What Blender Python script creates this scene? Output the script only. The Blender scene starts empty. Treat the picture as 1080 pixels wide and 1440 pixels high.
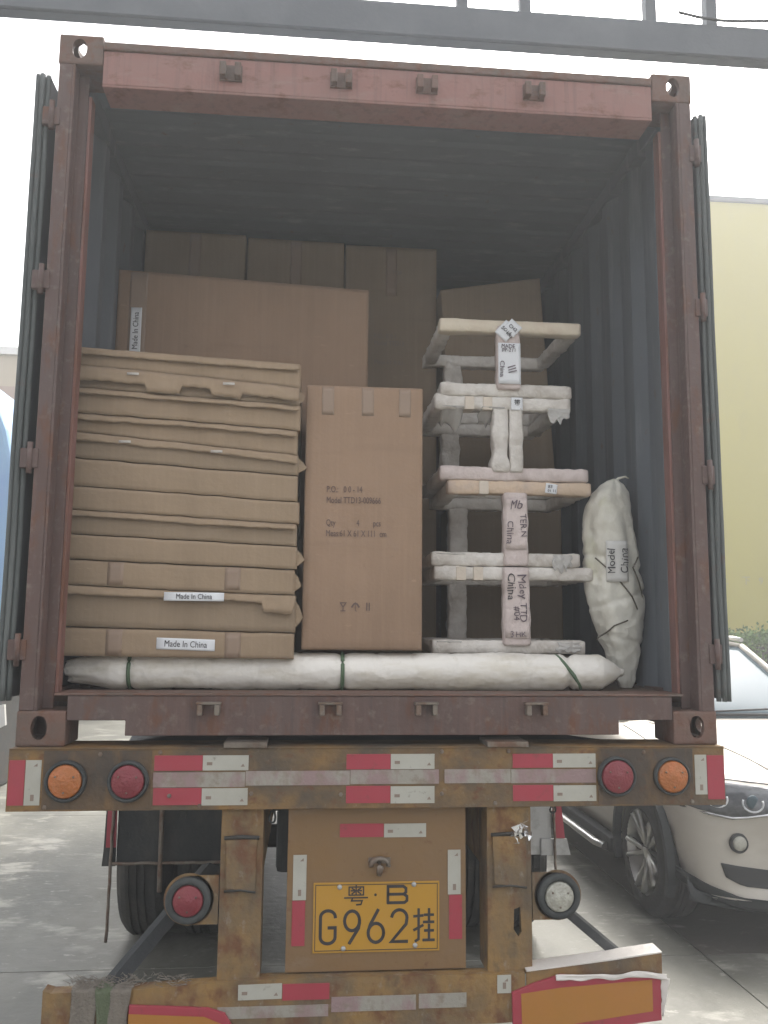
import bpy, bmesh, math, random
from mathutils import Vector, Matrix, noise
R = math.radians
random.seed(7)
S = bpy.context.scene
C = S.collection

# ------------------------------------------------------------------ camera
FPX, CX, CY, CZ, YAW, PITCH, ROLL = 1200.0, -0.25406, -3.01924, 1.71688, 0.0875368, 0.1308124, 0.0091115
cd = bpy.data.cameras.new('camera'); cam = bpy.data.objects.new('camera', cd); C.objects.link(cam)
fw = Vector((math.sin(YAW)*math.cos(PITCH), math.cos(YAW)*math.cos(PITCH), math.sin(PITCH)))
r0 = Vector((math.cos(YAW), -math.sin(YAW), 0)); u0 = r0.cross(fw)
rt = r0*math.cos(ROLL) + u0*math.sin(ROLL); up = -r0*math.sin(ROLL) + u0*math.cos(ROLL)
m = Matrix.Identity(4)
for i in range(3):
    m[i][0] = rt[i]; m[i][1] = up[i]; m[i][2] = -fw[i]
m[0][3], m[1][3], m[2][3] = CX, CY, CZ
cam.matrix_world = m
cd.sensor_fit = 'VERTICAL'; cd.sensor_height = 36; cd.lens = 36*FPX/1440
cd.clip_start = 0.05; cd.clip_end = 3000
S.camera = cam

# ------------------------------------------------------------------ light
SUN_EL, SUN_AZ = 52, 28      # azimuth from +Y towards +X: the sun stands beyond the container, a little right
w = bpy.data.worlds.new('World'); S.world = w; w.use_nodes = True
nt = w.node_tree; nt.nodes.clear()
sky = nt.nodes.new('ShaderNodeTexSky'); sky.sky_type = 'NISHITA'; sky.sun_disc = False
sky.sun_elevation = R(SUN_EL); sky.sun_rotation = R(SUN_AZ)
sky.air_density = 1.0; sky.dust_density = 6.0; sky.ozone_density = 1.0; sky.altitude = 0
hs = nt.nodes.new('ShaderNodeHueSaturation'); hs.inputs['Saturation'].default_value = 0.18
bg = nt.nodes.new('ShaderNodeBackground'); bg.inputs[1].default_value = 0.15
wo = nt.nodes.new('ShaderNodeOutputWorld')
nt.links.new(sky.outputs[0], hs.inputs['Color']); nt.links.new(hs.outputs[0], bg.inputs[0]); nt.links.new(bg.outputs[0], wo.inputs[0])
sd = bpy.data.lights.new('sun', 'SUN'); sd.energy = 1.1; sd.angle = R(18); sd.color = (1, 0.94, 0.85)
sun = bpy.data.objects.new('sun', sd); C.objects.link(sun)
sv = Vector((math.sin(R(SUN_AZ))*math.cos(R(SUN_EL)), math.cos(R(SUN_AZ))*math.cos(R(SUN_EL)), math.sin(R(SUN_EL))))
sun.rotation_euler = sv.to_track_quat('Z', 'Y').to_euler(); sun.location = (3, 10, 14)
S.view_settings.view_transform = 'Standard'; S.view_settings.look = 'None'
S.view_settings.exposure = 1.78; S.view_settings.gamma = 1; S.view_settings.use_curve_mapping = False

GLARE_HAZE = 0.0125
# ------------------------------------------------------------------ materials
def mat(name, base, rough=0.7, metal=0.0, var=(), bump=0.0, bscale=60, spec=0.4, trans=0, coat=0, alpha=None, crumple=None):
    """var: list of (colour, noise scale (x,y,z), low, high, strength) mixed over the base by thresholded noise"""
    M = bpy.data.materials.new(name); M.use_nodes = True
    n = M.node_tree.nodes; l = M.node_tree.links
    b = n['Principled BSDF']
    b.inputs['Roughness'].default_value = rough; b.inputs['Metallic'].default_value = metal
    b.inputs['Specular IOR Level'].default_value = spec
    b.inputs['Transmission Weight'].default_value = trans
    b.inputs['Coat Weight'].default_value = coat
    tc = n.new('ShaderNodeTexCoord')
    cur = None
    rgb = n.new('ShaderNodeRGB'); rgb.outputs[0].default_value = (*base, 1); cur = rgb.outputs[0]
    for k, (col, sc, lo, hi, st) in enumerate(var):
        mp = n.new('ShaderNodeMapping'); mp.inputs['Scale'].default_value = sc; mp.inputs['Location'].default_value = (k*3.7, k*1.3, k*5.1)
        l.new(tc.outputs['Object'], mp.inputs[0])
        no = n.new('ShaderNodeTexNoise'); no.inputs['Scale'].default_value = 1; no.inputs['Detail'].default_value = 6; no.inputs['Roughness'].default_value = 0.62
        l.new(mp.outputs[0], no.inputs['Vector'])
        mr = n.new('ShaderNodeMapRange'); mr.inputs['From Min'].default_value = lo; mr.inputs['From Max'].default_value = hi; mr.inputs['To Max'].default_value = st
        l.new(no.outputs['Fac'], mr.inputs[0])
        mx = n.new('ShaderNodeMix'); mx.data_type = 'RGBA'
        l.new(mr.outputs[0], mx.inputs[0]); l.new(cur, mx.inputs[6]); mx.inputs[7].default_value = (*col, 1)
        cur = mx.outputs[2]
    l.new(cur, b.inputs['Base Color'])
    if crumple:
        sc_, st_, ds_ = crumple
        wn = n.new('ShaderNodeTexNoise'); wn.inputs['Scale'].default_value = 9; wn.inputs['Detail'].default_value = 3; l.new(tc.outputs['Object'], wn.inputs['Vector'])
        ad = n.new('ShaderNodeVectorMath'); ad.operation = 'MULTIPLY_ADD'; ad.inputs[1].default_value = (.14, .14, .14); l.new(wn.outputs['Color'], ad.inputs[0]); l.new(tc.outputs['Object'], ad.inputs[2])
        vo = n.new('ShaderNodeTexVoronoi'); vo.inputs['Scale'].default_value = sc_; l.new(ad.outputs[0], vo.inputs['Vector'])
        v2 = n.new('ShaderNodeTexVoronoi'); v2.inputs['Scale'].default_value = sc_*2.7; l.new(ad.outputs[0], v2.inputs['Vector'])
        sm = n.new('ShaderNodeMath'); sm.operation = 'MULTIPLY_ADD'; sm.inputs[1].default_value = .4; l.new(v2.outputs['Distance'], sm.inputs[0]); l.new(vo.outputs['Distance'], sm.inputs[2])
        bp = n.new('ShaderNodeBump'); bp.inputs['Strength'].default_value = st_; bp.inputs['Distance'].default_value = ds_
        l.new(sm.outputs[0], bp.inputs['Height']); l.new(bp.outputs[0], b.inputs['Normal'])
    elif bump:
        no = n.new('ShaderNodeTexNoise'); no.inputs['Scale'].default_value = bscale; no.inputs['Detail'].default_value = 5
        l.new(tc.outputs['Object'], no.inputs['Vector'])
        bp = n.new('ShaderNodeBump'); bp.inputs['Strength'].default_value = bump; bp.inputs['Distance'].default_value = 0.01
        l.new(no.outputs['Fac'], bp.inputs['Height']); l.new(bp.outputs[0], b.inputs['Normal'])
    if alpha is not None: b.inputs['Alpha'].default_value = alpha
    return M
M = {}
RUST = (0.13, 0.05, 0.022); DIRT = (0.075, 0.06, 0.045); DUST = (0.30, 0.27, 0.23)
M['cont_red'] = mat('container_red', (0.105, 0.062, 0.052), 0.6, var=[((0.18, 0.11, 0.095), (26, 26, 1.3), .5, .72, .6), ((0.055, 0.04, 0.038), (20, 20, .9), .56, .7, .7), ((0.10, 0.075, 0.07), (3, 3, 1.2), .4, .7, .8), (RUST, (14, 14, 5), .52, .68, .8), (DUST, (30, 30, 30), .55, .8, .35)], bump=.25, bscale=35)
M['cont_header'] = mat('container_header_red', (0.27, 0.135, 0.115), 0.65, var=[((0.15, 0.085, 0.075), (30, 30, 2), .5, .7, .7), ((0.25, 0.15, 0.13), (2, 4, 9), .4, .7, .7), (RUST, (12, 12, 20), .55, .72, .7), (DUST, (5, 5, 18), .55, .8, .4)], bump=.2, bscale=35)
M['cont_casting'] = mat('casting_steel', (0.15, 0.085, 0.065), 0.65, var=[((0.10, 0.08, 0.065), (6, 6, 6), .4, .65, .8), (RUST, (22, 22, 22), .5, .65, .7)], bump=.4, bscale=50)
M['post_rust'] = mat('post_flange_rust', (0.20, 0.095, 0.08), 0.65, var=[(RUST, (30, 30, 4), .45, .65, .8), ((0.12, 0.09, 0.08), (10, 10, 3), .5, .7, .7)], bump=.3)
M['cont_grey'] = mat('container_interior_grey', (0.13, 0.145, 0.168), 0.6, var=[((0.09, 0.10, 0.11), (1.5, 1.5, .8), .4, .7, .6), ((0.24, 0.25, 0.25), (6, 20, 2), .56, .75, .5), (RUST, (18, 18, 10), .64, .75, .5)], bump=.12, bscale=30)
M['rubber'] = mat('rubber', (0.035, 0.038, 0.038), 0.75, var=[((0.10, 0.105, 0.10), (6, 6, 3), .5, .75, .6)], bump=.15)
M['door_side'] = mat('door_gasket_grey', (0.075, 0.085, 0.082), 0.6, var=[((0.15, 0.16, 0.155), (30, 30, 1), .5, .7, .7), (RUST, (10, 10, 10), .6, .75, .5)], bump=.2)
M['floor_ply'] = mat('floor_plywood', (0.13, 0.085, 0.055), 0.75, var=[((0.07, 0.05, 0.04), (4, 20, 4), .4, .7, .7)], bump=.2)
M['ochre'] = mat('trailer_ochre_paint', (0.27, 0.145, 0.038), 0.6, var=[((0.105, 0.078, 0.052), (2.2, 3, 2.6), .36, .58, .9), (DIRT, (5, 5, 7), .46, .66, .85), (RUST, (18, 18, 26), .56, .68, .8), (DUST, (40, 40, 40), .62, .8, .45)], bump=.35, bscale=45)
M['beam_grimy'] = mat('grimy_lamp_panel', (0.12, 0.075, 0.04), 0.65, var=[((0.06, 0.048, 0.038), (5, 5, 3), .42, .6, .9), ((0.22, 0.12, 0.045), (9, 9, 2.5), .54, .66, .7), (RUST, (30, 30, 30), .6, .7, .6)], bump=.35, bscale=45)
M['ochre_dirty'] = mat('trailer_dirty_paint', (0.27, 0.16, 0.055), 0.65, var=[((0.11, 0.085, 0.06), (4, 4, 3), .36, .6, .85), (RUST, (14, 14, 10), .5, .65, .8), (DUST, (26, 26, 18), .6, .75, .6), (DIRT, (9, 9, 5), .56, .7, .8)], bump=.45, bscale=40)
M['ochre_panel'] = mat('plate_panel_paint', (0.205, 0.118, 0.048), 0.55, var=[((0.19, 0.12, 0.065), (2.5, 3, 3), .35, .65, .8), (RUST, (28, 28, 28), .62, .72, .6), (DUST, (6, 6, 12), .58, .8, .25)], bump=.15, bscale=40)
M['steel_dark'] = mat('dark_steel', (0.045, 0.045, 0.043), 0.6, .2, var=[(DIRT, (6, 6, 6), .45, .7, .8), (RUST, (20, 20, 20), .58, .7, .5)], bump=.3)
M['steel_worn'] = mat('worn_steel', (0.20, 0.17, 0.14), 0.5, .4, var=[(RUST, (14, 14, 14), .45, .65, .7), (DIRT, (8, 8, 8), .5, .7, .7)], bump=.3)
M['tape_red'] = mat('reflective_red', (0.34, 0.045, 0.065), 0.4, var=[((0.30, 0.05, 0.06), (9, 9, 9), .45, .7, .6), (DIRT, (25, 25, 25), .6, .75, .5)], bump=.08, bscale=300)
M['tape_white'] = mat('reflective_white', (0.42, 0.41, 0.36), 0.4, var=[((0.34, 0.32, 0.27), (9, 9, 9), .4, .7, .6), (DIRT, (35, 35, 35), .62, .75, .5)], bump=.08, bscale=300)
M['tape_old'] = mat('faded_tape', (0.30, 0.28, 0.24), 0.6, var=[((0.27, 0.18, 0.18), (7, 7, 3), .46, .56, .9), ((0.22, 0.18, 0.14), (30, 30, 30), .5, .68, .8)], bump=.25, bscale=90)
M['ink'] = mat('black_print', (0.035, 0.032, 0.035), 0.5)
M['ink_faint'] = mat('faint_print', (0.14, 0.095, 0.085), 0.8)
M['ink_faded'] = mat('faded_print', (0.24, 0.185, 0.15), 0.8)
M['marker'] = mat('marker_ink', (0.13, 0.10, 0.12), 0.7)
M['lens_red'] = mat('red_lens', (0.19, 0.02, 0.03), 0.4, spec=.6, var=[((0.2, 0.03, 0.03), (20, 20, 20), .45, .7, .6)], bump=.5, bscale=130)
M['lens_amber'] = mat('amber_lens', (0.36, 0.115, 0.025), 0.35, spec=.6, var=[((0.45, 0.13, 0.03), (30, 30, 30), .45, .65, .8)], bump=.6, bscale=120)
M['lens_clear'] = mat('clear_lens', (0.45, 0.44, 0.38), 0.25, spec=.6, var=[((0.25, 0.24, 0.2), (25, 25, 25), .4, .65, .8)], bump=.6, bscale=120)
M['plate_yellow'] = mat('plate_yellow', (0.44, 0.235, 0.025), 0.45, var=[((0.45, 0.24, 0.05), (6, 6, 6), .45, .75, .6)], bump=.06)
M['board_orange'] = mat('marker_orange', (0.36, 0.16, 0.03), 0.45, var=[((0.38, 0.16, 0.04), (7, 7, 7), .4, .7, .7)], bump=.06)
def card(name, base):
    return mat(name, base, 0.82, spec=.2, var=[(tuple(c*.8 for c in base), (3, 3, 2), .38, .7, .7), (tuple(c*1.16 for c in base), (60, 60, 1.0), .45, .7, .35), (tuple(c*.7 for c in base), (1.2, 12, 12), .58, .75, .35), (tuple(c*1.35 for c in base), (14, 14, 46), .66, .73, .5), (tuple(c*.55 for c in base), (9, 9, 9), .66, .76, .45)], bump=.12, bscale=70)
M['card'] = card('cardboard', (0.33, 0.243, 0.163))
M['card_b'] = card('cardboard_greyer', (0.295, 0.222, 0.152))
M['card_warm'] = card('cardboard_warm', (0.32, 0.215, 0.145))
M['card_cut'] = mat('cardboard_edge', (0.46, 0.36, 0.26), 0.85, bump=.3, bscale=250)
M['tape_brown'] = mat('brown_packing_tape', (0.28, 0.20, 0.145), 0.45, spec=.4, bump=.1, bscale=40)
M['tape_clear'] = mat('clear_tape_glare', (0.5, 0.46, 0.42), 0.25, spec=.6, bump=.4, bscale=60)
M['paper'] = mat('white_label_paper', (0.72, 0.73, 0.75), 0.6, bump=.05)
M['foam'] = mat('foam_wrap', (0.68, 0.64, 0.59), 0.45, var=[((0.42, 0.37, 0.32), (9, 9, 9), .4, .7, .8), ((0.70, 0.68, 0.64), (22, 22, 22), .55, .75, .6)], crumple=(22, .35, .012))
M['foam_cream'] = mat('foam_wrap_cream', (0.64, 0.56, 0.44), 0.6, var=[((0.54, 0.42, 0.33), (8, 8, 8), .45, .7, .7)], bump=.4, bscale=50)
M['foam_pink'] = mat('paper_wrap_pinkish', (0.62, 0.53, 0.50), 0.6, var=[((0.42, 0.34, 0.31), (14, 14, 14), .45, .7, .7)], crumple=(26, .3, .010))
M['foam_peach'] = mat('peach_tape_wrap', (0.60, 0.46, 0.34), 0.6, var=[((0.48, 0.38, 0.32), (10, 10, 10), .5, .65, .8)], bump=.4, bscale=60)
M['plastic_roll'] = mat('white_plastic_wrap', (0.84, 0.80, 0.73), 0.42, spec=.5, var=[((0.62, 0.56, 0.44), (3, 12, 12), .46, .68, .8), ((0.56, 0.52, 0.42), (14, 14, 14), .55, .7, .5)], crumple=(8, .22, .03))
M['plastic_bag'] = mat('cream_plastic_wrap', (0.72, 0.70, 0.62), 0.4, spec=.5, var=[((0.48, 0.44, 0.36), (6, 6, 3), .45, .68, .8), ((0.52, 0.52, 0.32), (5, 5, 2), .56, .7, .6)], crumple=(5.5, .28, .04))
M['green_strap'] = mat('green_strap', (0.10, 0.16, 0.09), 0.6)
M['rope'] = mat('brown_rope', (0.09, 0.075, 0.05), 0.8)
M['galv'] = mat('grey_painted_steel', (0.09, 0.10, 0.112), 0.5, var=[((0.13, 0.14, 0.15), (3, 3, 3), .4, .7, .7)], bump=.1)
M['concrete'] = mat('concrete', (0.165, 0.16, 0.135), 0.5, var=[((0.085, 0.083, 0.068), (1.1, .6, 1), .42, .58, .85), ((0.30, 0.29, 0.25), (1.8, 3.4, 1), .55, .63, .8), ((0.12, 0.115, 0.10), (.5, .9, 1), .56, .68, .6), ((0.17, 0.16, 0.145), (7, 7, 7), .58, .74, .6), ((0.34, 0.33, 0.29), (16, 26, 7), .62, .7, .6)], bump=.35, bscale=18)
M['concrete_shade_stain'] = mat('concrete_shaded_stained', (0.10, 0.09, 0.078), 0.6, var=[((0.10, 0.085, 0.075), (1.2, 1.6, 1), .42, .62, .85), ((0.30, 0.28, 0.25), (5, 9, 5), .6, .7, .6)], bump=.4, bscale=18)  # slabs under the car: its shade painted into the colour, along with stains
M['soil'] = mat('joint_dirt', (0.08, 0.07, 0.06), 0.9)
M['tyre'] = mat('tyre_rubber', (0.028, 0.028, 0.027), 0.78, var=[((0.07, 0.062, 0.052), (5, 5, 5), .45, .7, .8)], bump=.4)
M['flap'] = mat('mud_flap_rubber', (0.026, 0.028, 0.029), 0.7, var=[((0.08, 0.075, 0.065), (5, 5, 3), .45, .7, .7)], bump=.25)
M['carwhite'] = mat('car_paint', (0.50, 0.46, 0.40), 0.42, spec=.35, coat=.12, var=[((0.70, 0.65, 0.58), (3, 3, 6), .5, .8, .5)])
M['carblack'] = mat('car_trim', (0.03, 0.03, 0.03), 0.5)
M['chrome'] = mat('chrome', (0.6, 0.6, 0.6), 0.18, 1.0)
M['alloy'] = mat('alloy', (0.55, 0.55, 0.53), 0.3, .85, var=[((0.36, 0.35, 0.33), (12, 12, 12), .5, .7, .5)])
M['carglass'] = mat('car_glass', (0.07, 0.10, 0.115), 0.12, spec=.22)
M['silverpaint'] = mat('silver_guard', (0.42, 0.42, 0.42), 0.35, .4, var=[(DIRT, (6, 6, 6), .55, .75, .6)], bump=.1)
M['yellow_wall'] = mat('yellow_render', (0.50, 0.435, 0.105), 0.85, var=[((0.44, 0.38, 0.12), (.25, .25, .12), .4, .7, .7), ((0.40, 0.35, 0.14), (1.2, 1.2, .5), .58, .75, .4)], bump=.1, bscale=12)
M['wall_print'] = mat('faded_wall_sign', (0.42, 0.38, 0.22), 0.8)
M['beige_wall'] = mat('beige_render', (0.50, 0.42, 0.30), 0.85, var=[((0.42, 0.36, 0.28), (.4, .4, .3), .4, .7, .6)])
M['band'] = mat('pinkish_band', (0.42, 0.31, 0.25), 0.85)
M['greenglass'] = mat('green_window', (0.06, 0.17, 0.12), 0.15, spec=.8)
M['tarp'] = mat('blue_tarpaulin', (0.22, 0.36, 0.62), 0.5, var=[((0.30, 0.50, 0.66), (1.5, 1.5, .6), .4, .65, .8)], bump=.5, bscale=5)
M['whitepaint'] = mat('white_painted_steel', (0.72, 0.70, 0.67), 0.45, var=[((0.5, 0.46, 0.4), (6, 6, 6), .5, .75, .5)])
M['leaf'] = mat('leaf', (0.13, 0.24, 0.035), 0.6, var=[((0.14, 0.19, 0.05), (5, 5, 5), .4, .65, .8), ((0.045, 0.07, 0.02), (9, 9, 9), .55, .7, .7)])
M['stem'] = mat('stem', (0.08, 0.06, 0.035), 0.8)
M['foil'] = mat('crumpled_foil', (0.75, 0.75, 0.75), 0.25, .9)
M['film'] = mat('torn_film', (0.62, 0.58, 0.54), 0.4, spec=.5, bump=.3)
M['label_dull'] = mat('dull_label', (0.64, 0.63, 0.60), 0.5, bump=.2)
M['lamp_inner'] = mat('headlamp_inner', (0.16, 0.165, 0.17), 0.25, .5, var=[((0.05, 0.05, 0.055), (8, 8, 14), .45, .6, .8)])
M['film_clear'] = mat('stretch_film', (0.62, 0.60, 0.57), 0.3, spec=.6, alpha=.55, bump=.6, bscale=30)
M['tape_clear2'] = mat('tape_band', (0.60, 0.52, 0.43), 0.35, spec=.5, bump=.2)
M['frayed'] = mat('frayed_sacking', (0.19, 0.165, 0.135), 0.9, var=[((0.15, 0.13, 0.11), (40, 40, 8), .4, .65, .8)], bump=.6, bscale=120)
M['strap_green'] = mat('olive_strap', (0.10, 0.12, 0.07), 0.85, bump=.4, bscale=160)
M['wood'] = mat('pallet_wood', (0.20, 0.13, 0.08), 0.8, var=[((0.11, 0.075, 0.05), (4, 20, 20), .4, .7, .7)], bump=.3)

# ------------------------------------------------------------------ helpers
class MB:
    def __init__(s): s.bm = bmesh.new()
    def box(s, x0, x1, y0, y1, z0, z1, bev=0.0, mi=0):
        vs = [s.bm.verts.new((x, y, z)) for x in (x0, x1) for y in (y0, y1) for z in (z0, z1)]
        fs = [(0, 1, 3, 2), (4, 6, 7, 5), (0, 4, 5, 1), (2, 3, 7, 6), (0, 2, 6, 4), (1, 5, 7, 3)]
        F = [s.bm.faces.new([vs[i] for i in f]) for f in fs]
        for f in F: f.material_index = mi
        if bev:
            E = set(e for f in F for e in f.edges)
            r = bmesh.ops.bevel(s.bm, geom=list(E), offset=bev, segments=2, profile=.6, affect='EDGES')
            for f in r['faces']: f.material_index = mi
        return s
    def prism(s, pts, axis, a0, a1, mi=0):
        """polygon pts in the two other axes extruded along axis"""
        def P(p, a):
            if axis == 'y': return (p[0], a, p[1])
            if axis == 'x': return (a, p[0], p[1])
            return (p[0], p[1], a)
        A = [s.bm.verts.new(P(p, a0)) for p in pts]; B = [s.bm.verts.new(P(p, a1)) for p in pts]
        n = len(pts); F = [s.bm.faces.new(A), s.bm.faces.new(B[::-1])]
        for i in range(n): F.append(s.bm.faces.new([A[i], B[i], B[(i+1) % n], A[(i+1) % n]]))
        for f in F: f.material_index = mi
        bmesh.ops.recalc_face_normals(s.bm, faces=F); return s
    def tube(s, pts, r, n=8, mi=0, flat=None):
        rings = []; pts = [Vector(p) for p in pts]
        rr = r if isinstance(r, (list, tuple)) else [r]*len(pts)
        for i, p in enumerate(pts):
            d = (pts[min(i+1, len(pts)-1)] - pts[max(i-1, 0)]).normalized()
            a = d.cross(Vector((0, 0, 1)) if abs(d.z) < .9 else Vector((0, 1, 0))).normalized(); b = d.cross(a)
            fa, fb = (flat if flat else (1, 1))
            rings.append([s.bm.verts.new(p + a*math.cos(2*math.pi*k/n)*rr[i]*fa + b*math.sin(2*math.pi*k/n)*rr[i]*fb) for k in range(n)])
        for i in range(len(rings)-1):
            for k in range(n):
                f = s.bm.faces.new([rings[i][k], rings[i][(k+1) % n], rings[i+1][(k+1) % n], rings[i+1][k]]); f.smooth = n > 5; f.material_index = mi
        f = s.bm.faces.new(rings[0][::-1]); f.material_index = mi; f = s.bm.faces.new(rings[-1]); f.material_index = mi
        return s
    def lathe(s, prof, c, axis='y', n=32, mi=0, smooth=True, cap=True):
        """prof: (radius, offset along axis) pairs"""
        c = Vector(c); rings = []
        for (r, a) in prof:
            ring = []
            for k in range(n):
                t = 2*math.pi*k/n; u, v = r*math.cos(t), r*math.sin(t)
                ring.append(s.bm.verts.new(c + Vector({'y': (u, a, v), 'x': (a, u, v), 'z': (u, v, a)}[axis])))
            rings.append(ring)
        F = []
        for i in range(len(rings)-1):
            for k in range(n):
                f = s.bm.faces.new([rings[i][k], rings[i][(k+1) % n], rings[i+1][(k+1) % n], rings[i+1][k]]); f.smooth = smooth; F.append(f)
        if cap: F.append(s.bm.faces.new(rings[0])); F.append(s.bm.faces.new(rings[-1]))
        for f in F: f.material_index = mi
        bmesh.ops.recalc_face_normals(s.bm, faces=F); return s
    def grid(s, f, nu, nv, smooth=True, mi=0):
        V = [[s.bm.verts.new(f(i/nu, j/nv)) for j in range(nv+1)] for i in range(nu+1)]
        for i in range(nu):
            for j in range(nv):
                q = s.bm.faces.new([V[i][j], V[i+1][j], V[i+1][j+1], V[i][j+1]]); q.smooth = smooth; q.material_index = mi
        return s
    def build(s, name, m, parent=None, solid=0, sub=0, bevel=0):
        me = bpy.data.meshes.new(name); s.bm.to_mesh(me); s.bm.free()
        for x in (m if isinstance(m, (list, tuple)) else [m]): me.materials.append(M[x])
        o = bpy.data.objects.new(name, me); C.objects.link(o)
        if parent:
            o.parent = parent
            o.matrix_parent_inverse = Matrix.Identity(4); me.transform(Matrix.Translation(-root_loc(parent)))
        if solid:
            md = o.modifiers.new('s', 'SOLIDIFY'); md.thickness = solid; md.offset = 0
        if bevel:
            md = o.modifiers.new('b', 'BEVEL'); md.width = bevel; md.segments = 2; md.limit_method = 'ANGLE'; md.angle_limit = R(40)
        if sub:
            md = o.modifiers.new('d', 'SUBSURF'); md.levels = sub; md.render_levels = sub
        return o
def root_loc(o):
    v = Vector(o.location)
    while o.parent: o = o.parent; v += Vector(o.location)
    return v
def tag(o, label=None, cat=None, group=None, kind=None):
    if label: o['label'] = label
    if cat: o['category'] = cat
    if group: o['group'] = group
    if kind: o['kind'] = kind
    return o
def empty(name, loc, label, cat, group=None):
    o = bpy.data.objects.new(name, None); C.objects.link(o); o.location = loc; o.empty_display_size = .1
    return tag(o, label, cat, group)
def nz(x, y, z=0.0): return noise.noise(Vector((x, y, z)))
def textmesh(txt, size, xs=1.0, shear=0.0, align='CENTER', depth=.0006):
    cu = bpy.data.curves.new('t', 'FONT'); cu.body = txt; cu.size = size; cu.align_x = align; cu.align_y = 'CENTER'; cu.extrude = depth; cu.shear = shear; cu.resolution_u = 3
    ob = bpy.data.objects.new('t', cu); C.objects.link(ob)
    dg = bpy.context.evaluated_depsgraph_get(); me = bpy.data.meshes.new_from_object(ob.evaluated_get(dg))
    bpy.data.objects.remove(ob)
    me.transform(Matrix.Diagonal((xs, 1, 1, 1)))
    return me
def put_text(name, txt, size, x, y, z, m, parent, xs=1.0, rot=0.0, shear=0.0, align='CENTER', tilt=0.0, surf=None):
    """text standing in the XZ plane, facing -Y; rot turns it in that plane; surf(x,z) gives the y of a bulged face"""
    me = textmesh(txt, size, xs, shear, align)
    me.transform(Matrix.Translation((x, y, z)) @ Matrix.Rotation(rot, 4, 'Y') @ Matrix.Rotation(tilt, 4, 'X') @ Matrix.Rotation(R(90), 4, 'X'))
    if surf:
        for v in me.vertices: v.co.y = surf(v.co.x, v.co.z) + (v.co.y - y) - .0022
    if name == 'handwriting':
        for v in me.vertices:
            v.co.x += size*.14*nz(v.co.x*34, v.co.z*34, 1); v.co.z += size*.14*nz(v.co.x*34, v.co.z*34, 7)
    me.name = name; me.materials.append(M[m]); o = bpy.data.objects.new(name, me); C.objects.link(o)
    if parent: o.parent = parent; me.transform(Matrix.Translation(-root_loc(parent)))
    return o
def stroke(mb, pts, wd, y, lift, mi=0):
    """flat mitred ribbon of width wd through (x,z) points, facing -Y"""
    P = [Vector(p) for p in pts]; L = []; Rr = []
    for i, p in enumerate(P):
        d1 = (p - P[i-1]).normalized() if i else (P[1]-p).normalized()
        d2 = (P[i+1]-p).normalized() if i < len(P)-1 else d1
        n = Vector((-(d1+d2).y, (d1+d2).x))
        n = n.normalized() if n.length > 1e-6 else Vector((-d1.y, d1.x))
        k = wd/2/max(.5, n.dot(Vector((-d1.y, d1.x))))
        q = p - d1*wd*.3*(i == 0) + d2*wd*.3*(i == len(P)-1)
        L.append(q+n*k); Rr.append(q-n*k)
    for i in range(len(P)-1):
        quad = [L[i], Rr[i], Rr[i+1], L[i+1]]
        top = [mb.bm.verts.new((q.x, y-lift, q.y)) for q in quad]; bot = [mb.bm.verts.new((q.x, y, q.y)) for q in quad]
        mb.bm.faces.new(top).material_index = mi
        for a in range(4): mb.bm.faces.new([top[a], bot[a], bot[(a+1) % 4], top[(a+1) % 4]]).material_index = mi
def boolean(o, cutters, op='DIFFERENCE'):
    for c in cutters:
        md = o.modifiers.new('x', 'BOOLEAN'); md.object = c; md.operation = op; md.solver = 'EXACT'
    dg = bpy.context.evaluated_depsgraph_get(); dg.update()
    me = bpy.data.meshes.new_from_object(o.evaluated_get(dg)); o.modifiers.clear(); o.data = me
    for c in cutters: bpy.data.objects.remove(c)

# ------------------------------------------------------------------ ground
gb = MB(); gb.box(-150, 150, -30, 400, -.2, -.012); ground = tag(gb.build('ground', 'soil'), kind='structure')
def slab(x0, x1, y0, y1, m='concrete'):
    b = MB(); g = .0035
    b.box(x0+g, x1-g, y0+g, y1-g, -.0119, 0, bev=.003); o = b.build('concrete_slab', m, ground); return o
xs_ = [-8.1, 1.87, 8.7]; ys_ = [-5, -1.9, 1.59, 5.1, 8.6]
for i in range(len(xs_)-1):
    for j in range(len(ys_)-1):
        slab(xs_[i], xs_[i+1], ys_[j], ys_[j+1], 'concrete_shade_stain' if (xs_[i] == 1.87 and ys_[j] in (1.59, 5.1)) else 'concrete')
for (a, b_, c, d) in ((-150, -8.1, -30, 400), (8.7, 150, -30, 400), (-8.1, 8.7, 8.6, 400), (-8.1, 8.7, -30, -5)):
    slab(a, b_, c, d)

# ------------------------------------------------------------------ background buildings
yb = empty('yellow_building', (30, 15, 0), 'tall plain yellow rendered building behind the hedge and the white car', 'building')
MB().box(5.6, 60, 14, 26, 0, 11.0).build('wall', 'yellow_wall', yb)
MB().box(5.5, 60.1, 13.94, 26.1, 11.0, 11.12, bev=.02).build('coping', 'galv', yb)
for t, x in (('上', 8.32), ('下', 8.80), ('9', 9.12)): put_text('wall_lettering', t, .2, x, 13.993, 2.67, 'wall_print', yb)
lb = empty('beige_building', (-12, 15, 0), 'beige rendered building with a pinkish band beyond the blue tarpaulin', 'building')
MB().box(-30, -3.0, 14, 24, 0, 6.95).build('wall', 'beige_wall', lb)
MB().box(-30.1, -2.95, 13.93, 24.1, 6.0, 6.3).build('band', 'band', lb)
MB().box(-30.1, -2.9, 13.9, 24.1, 6.95, 7.1).build('coping', 'whitepaint', lb)
MB().box(-6.32, -5.5, 13.96, 14.02, 5.15, 5.5).build('window', 'greenglass', lb)
for k in range(6):
    f = MB().box(-9.5-k*2.6, -8.1-k*2.6, 13.95, 14.02, 3.9, 5.5).build('window', 'greenglass', lb)
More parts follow.
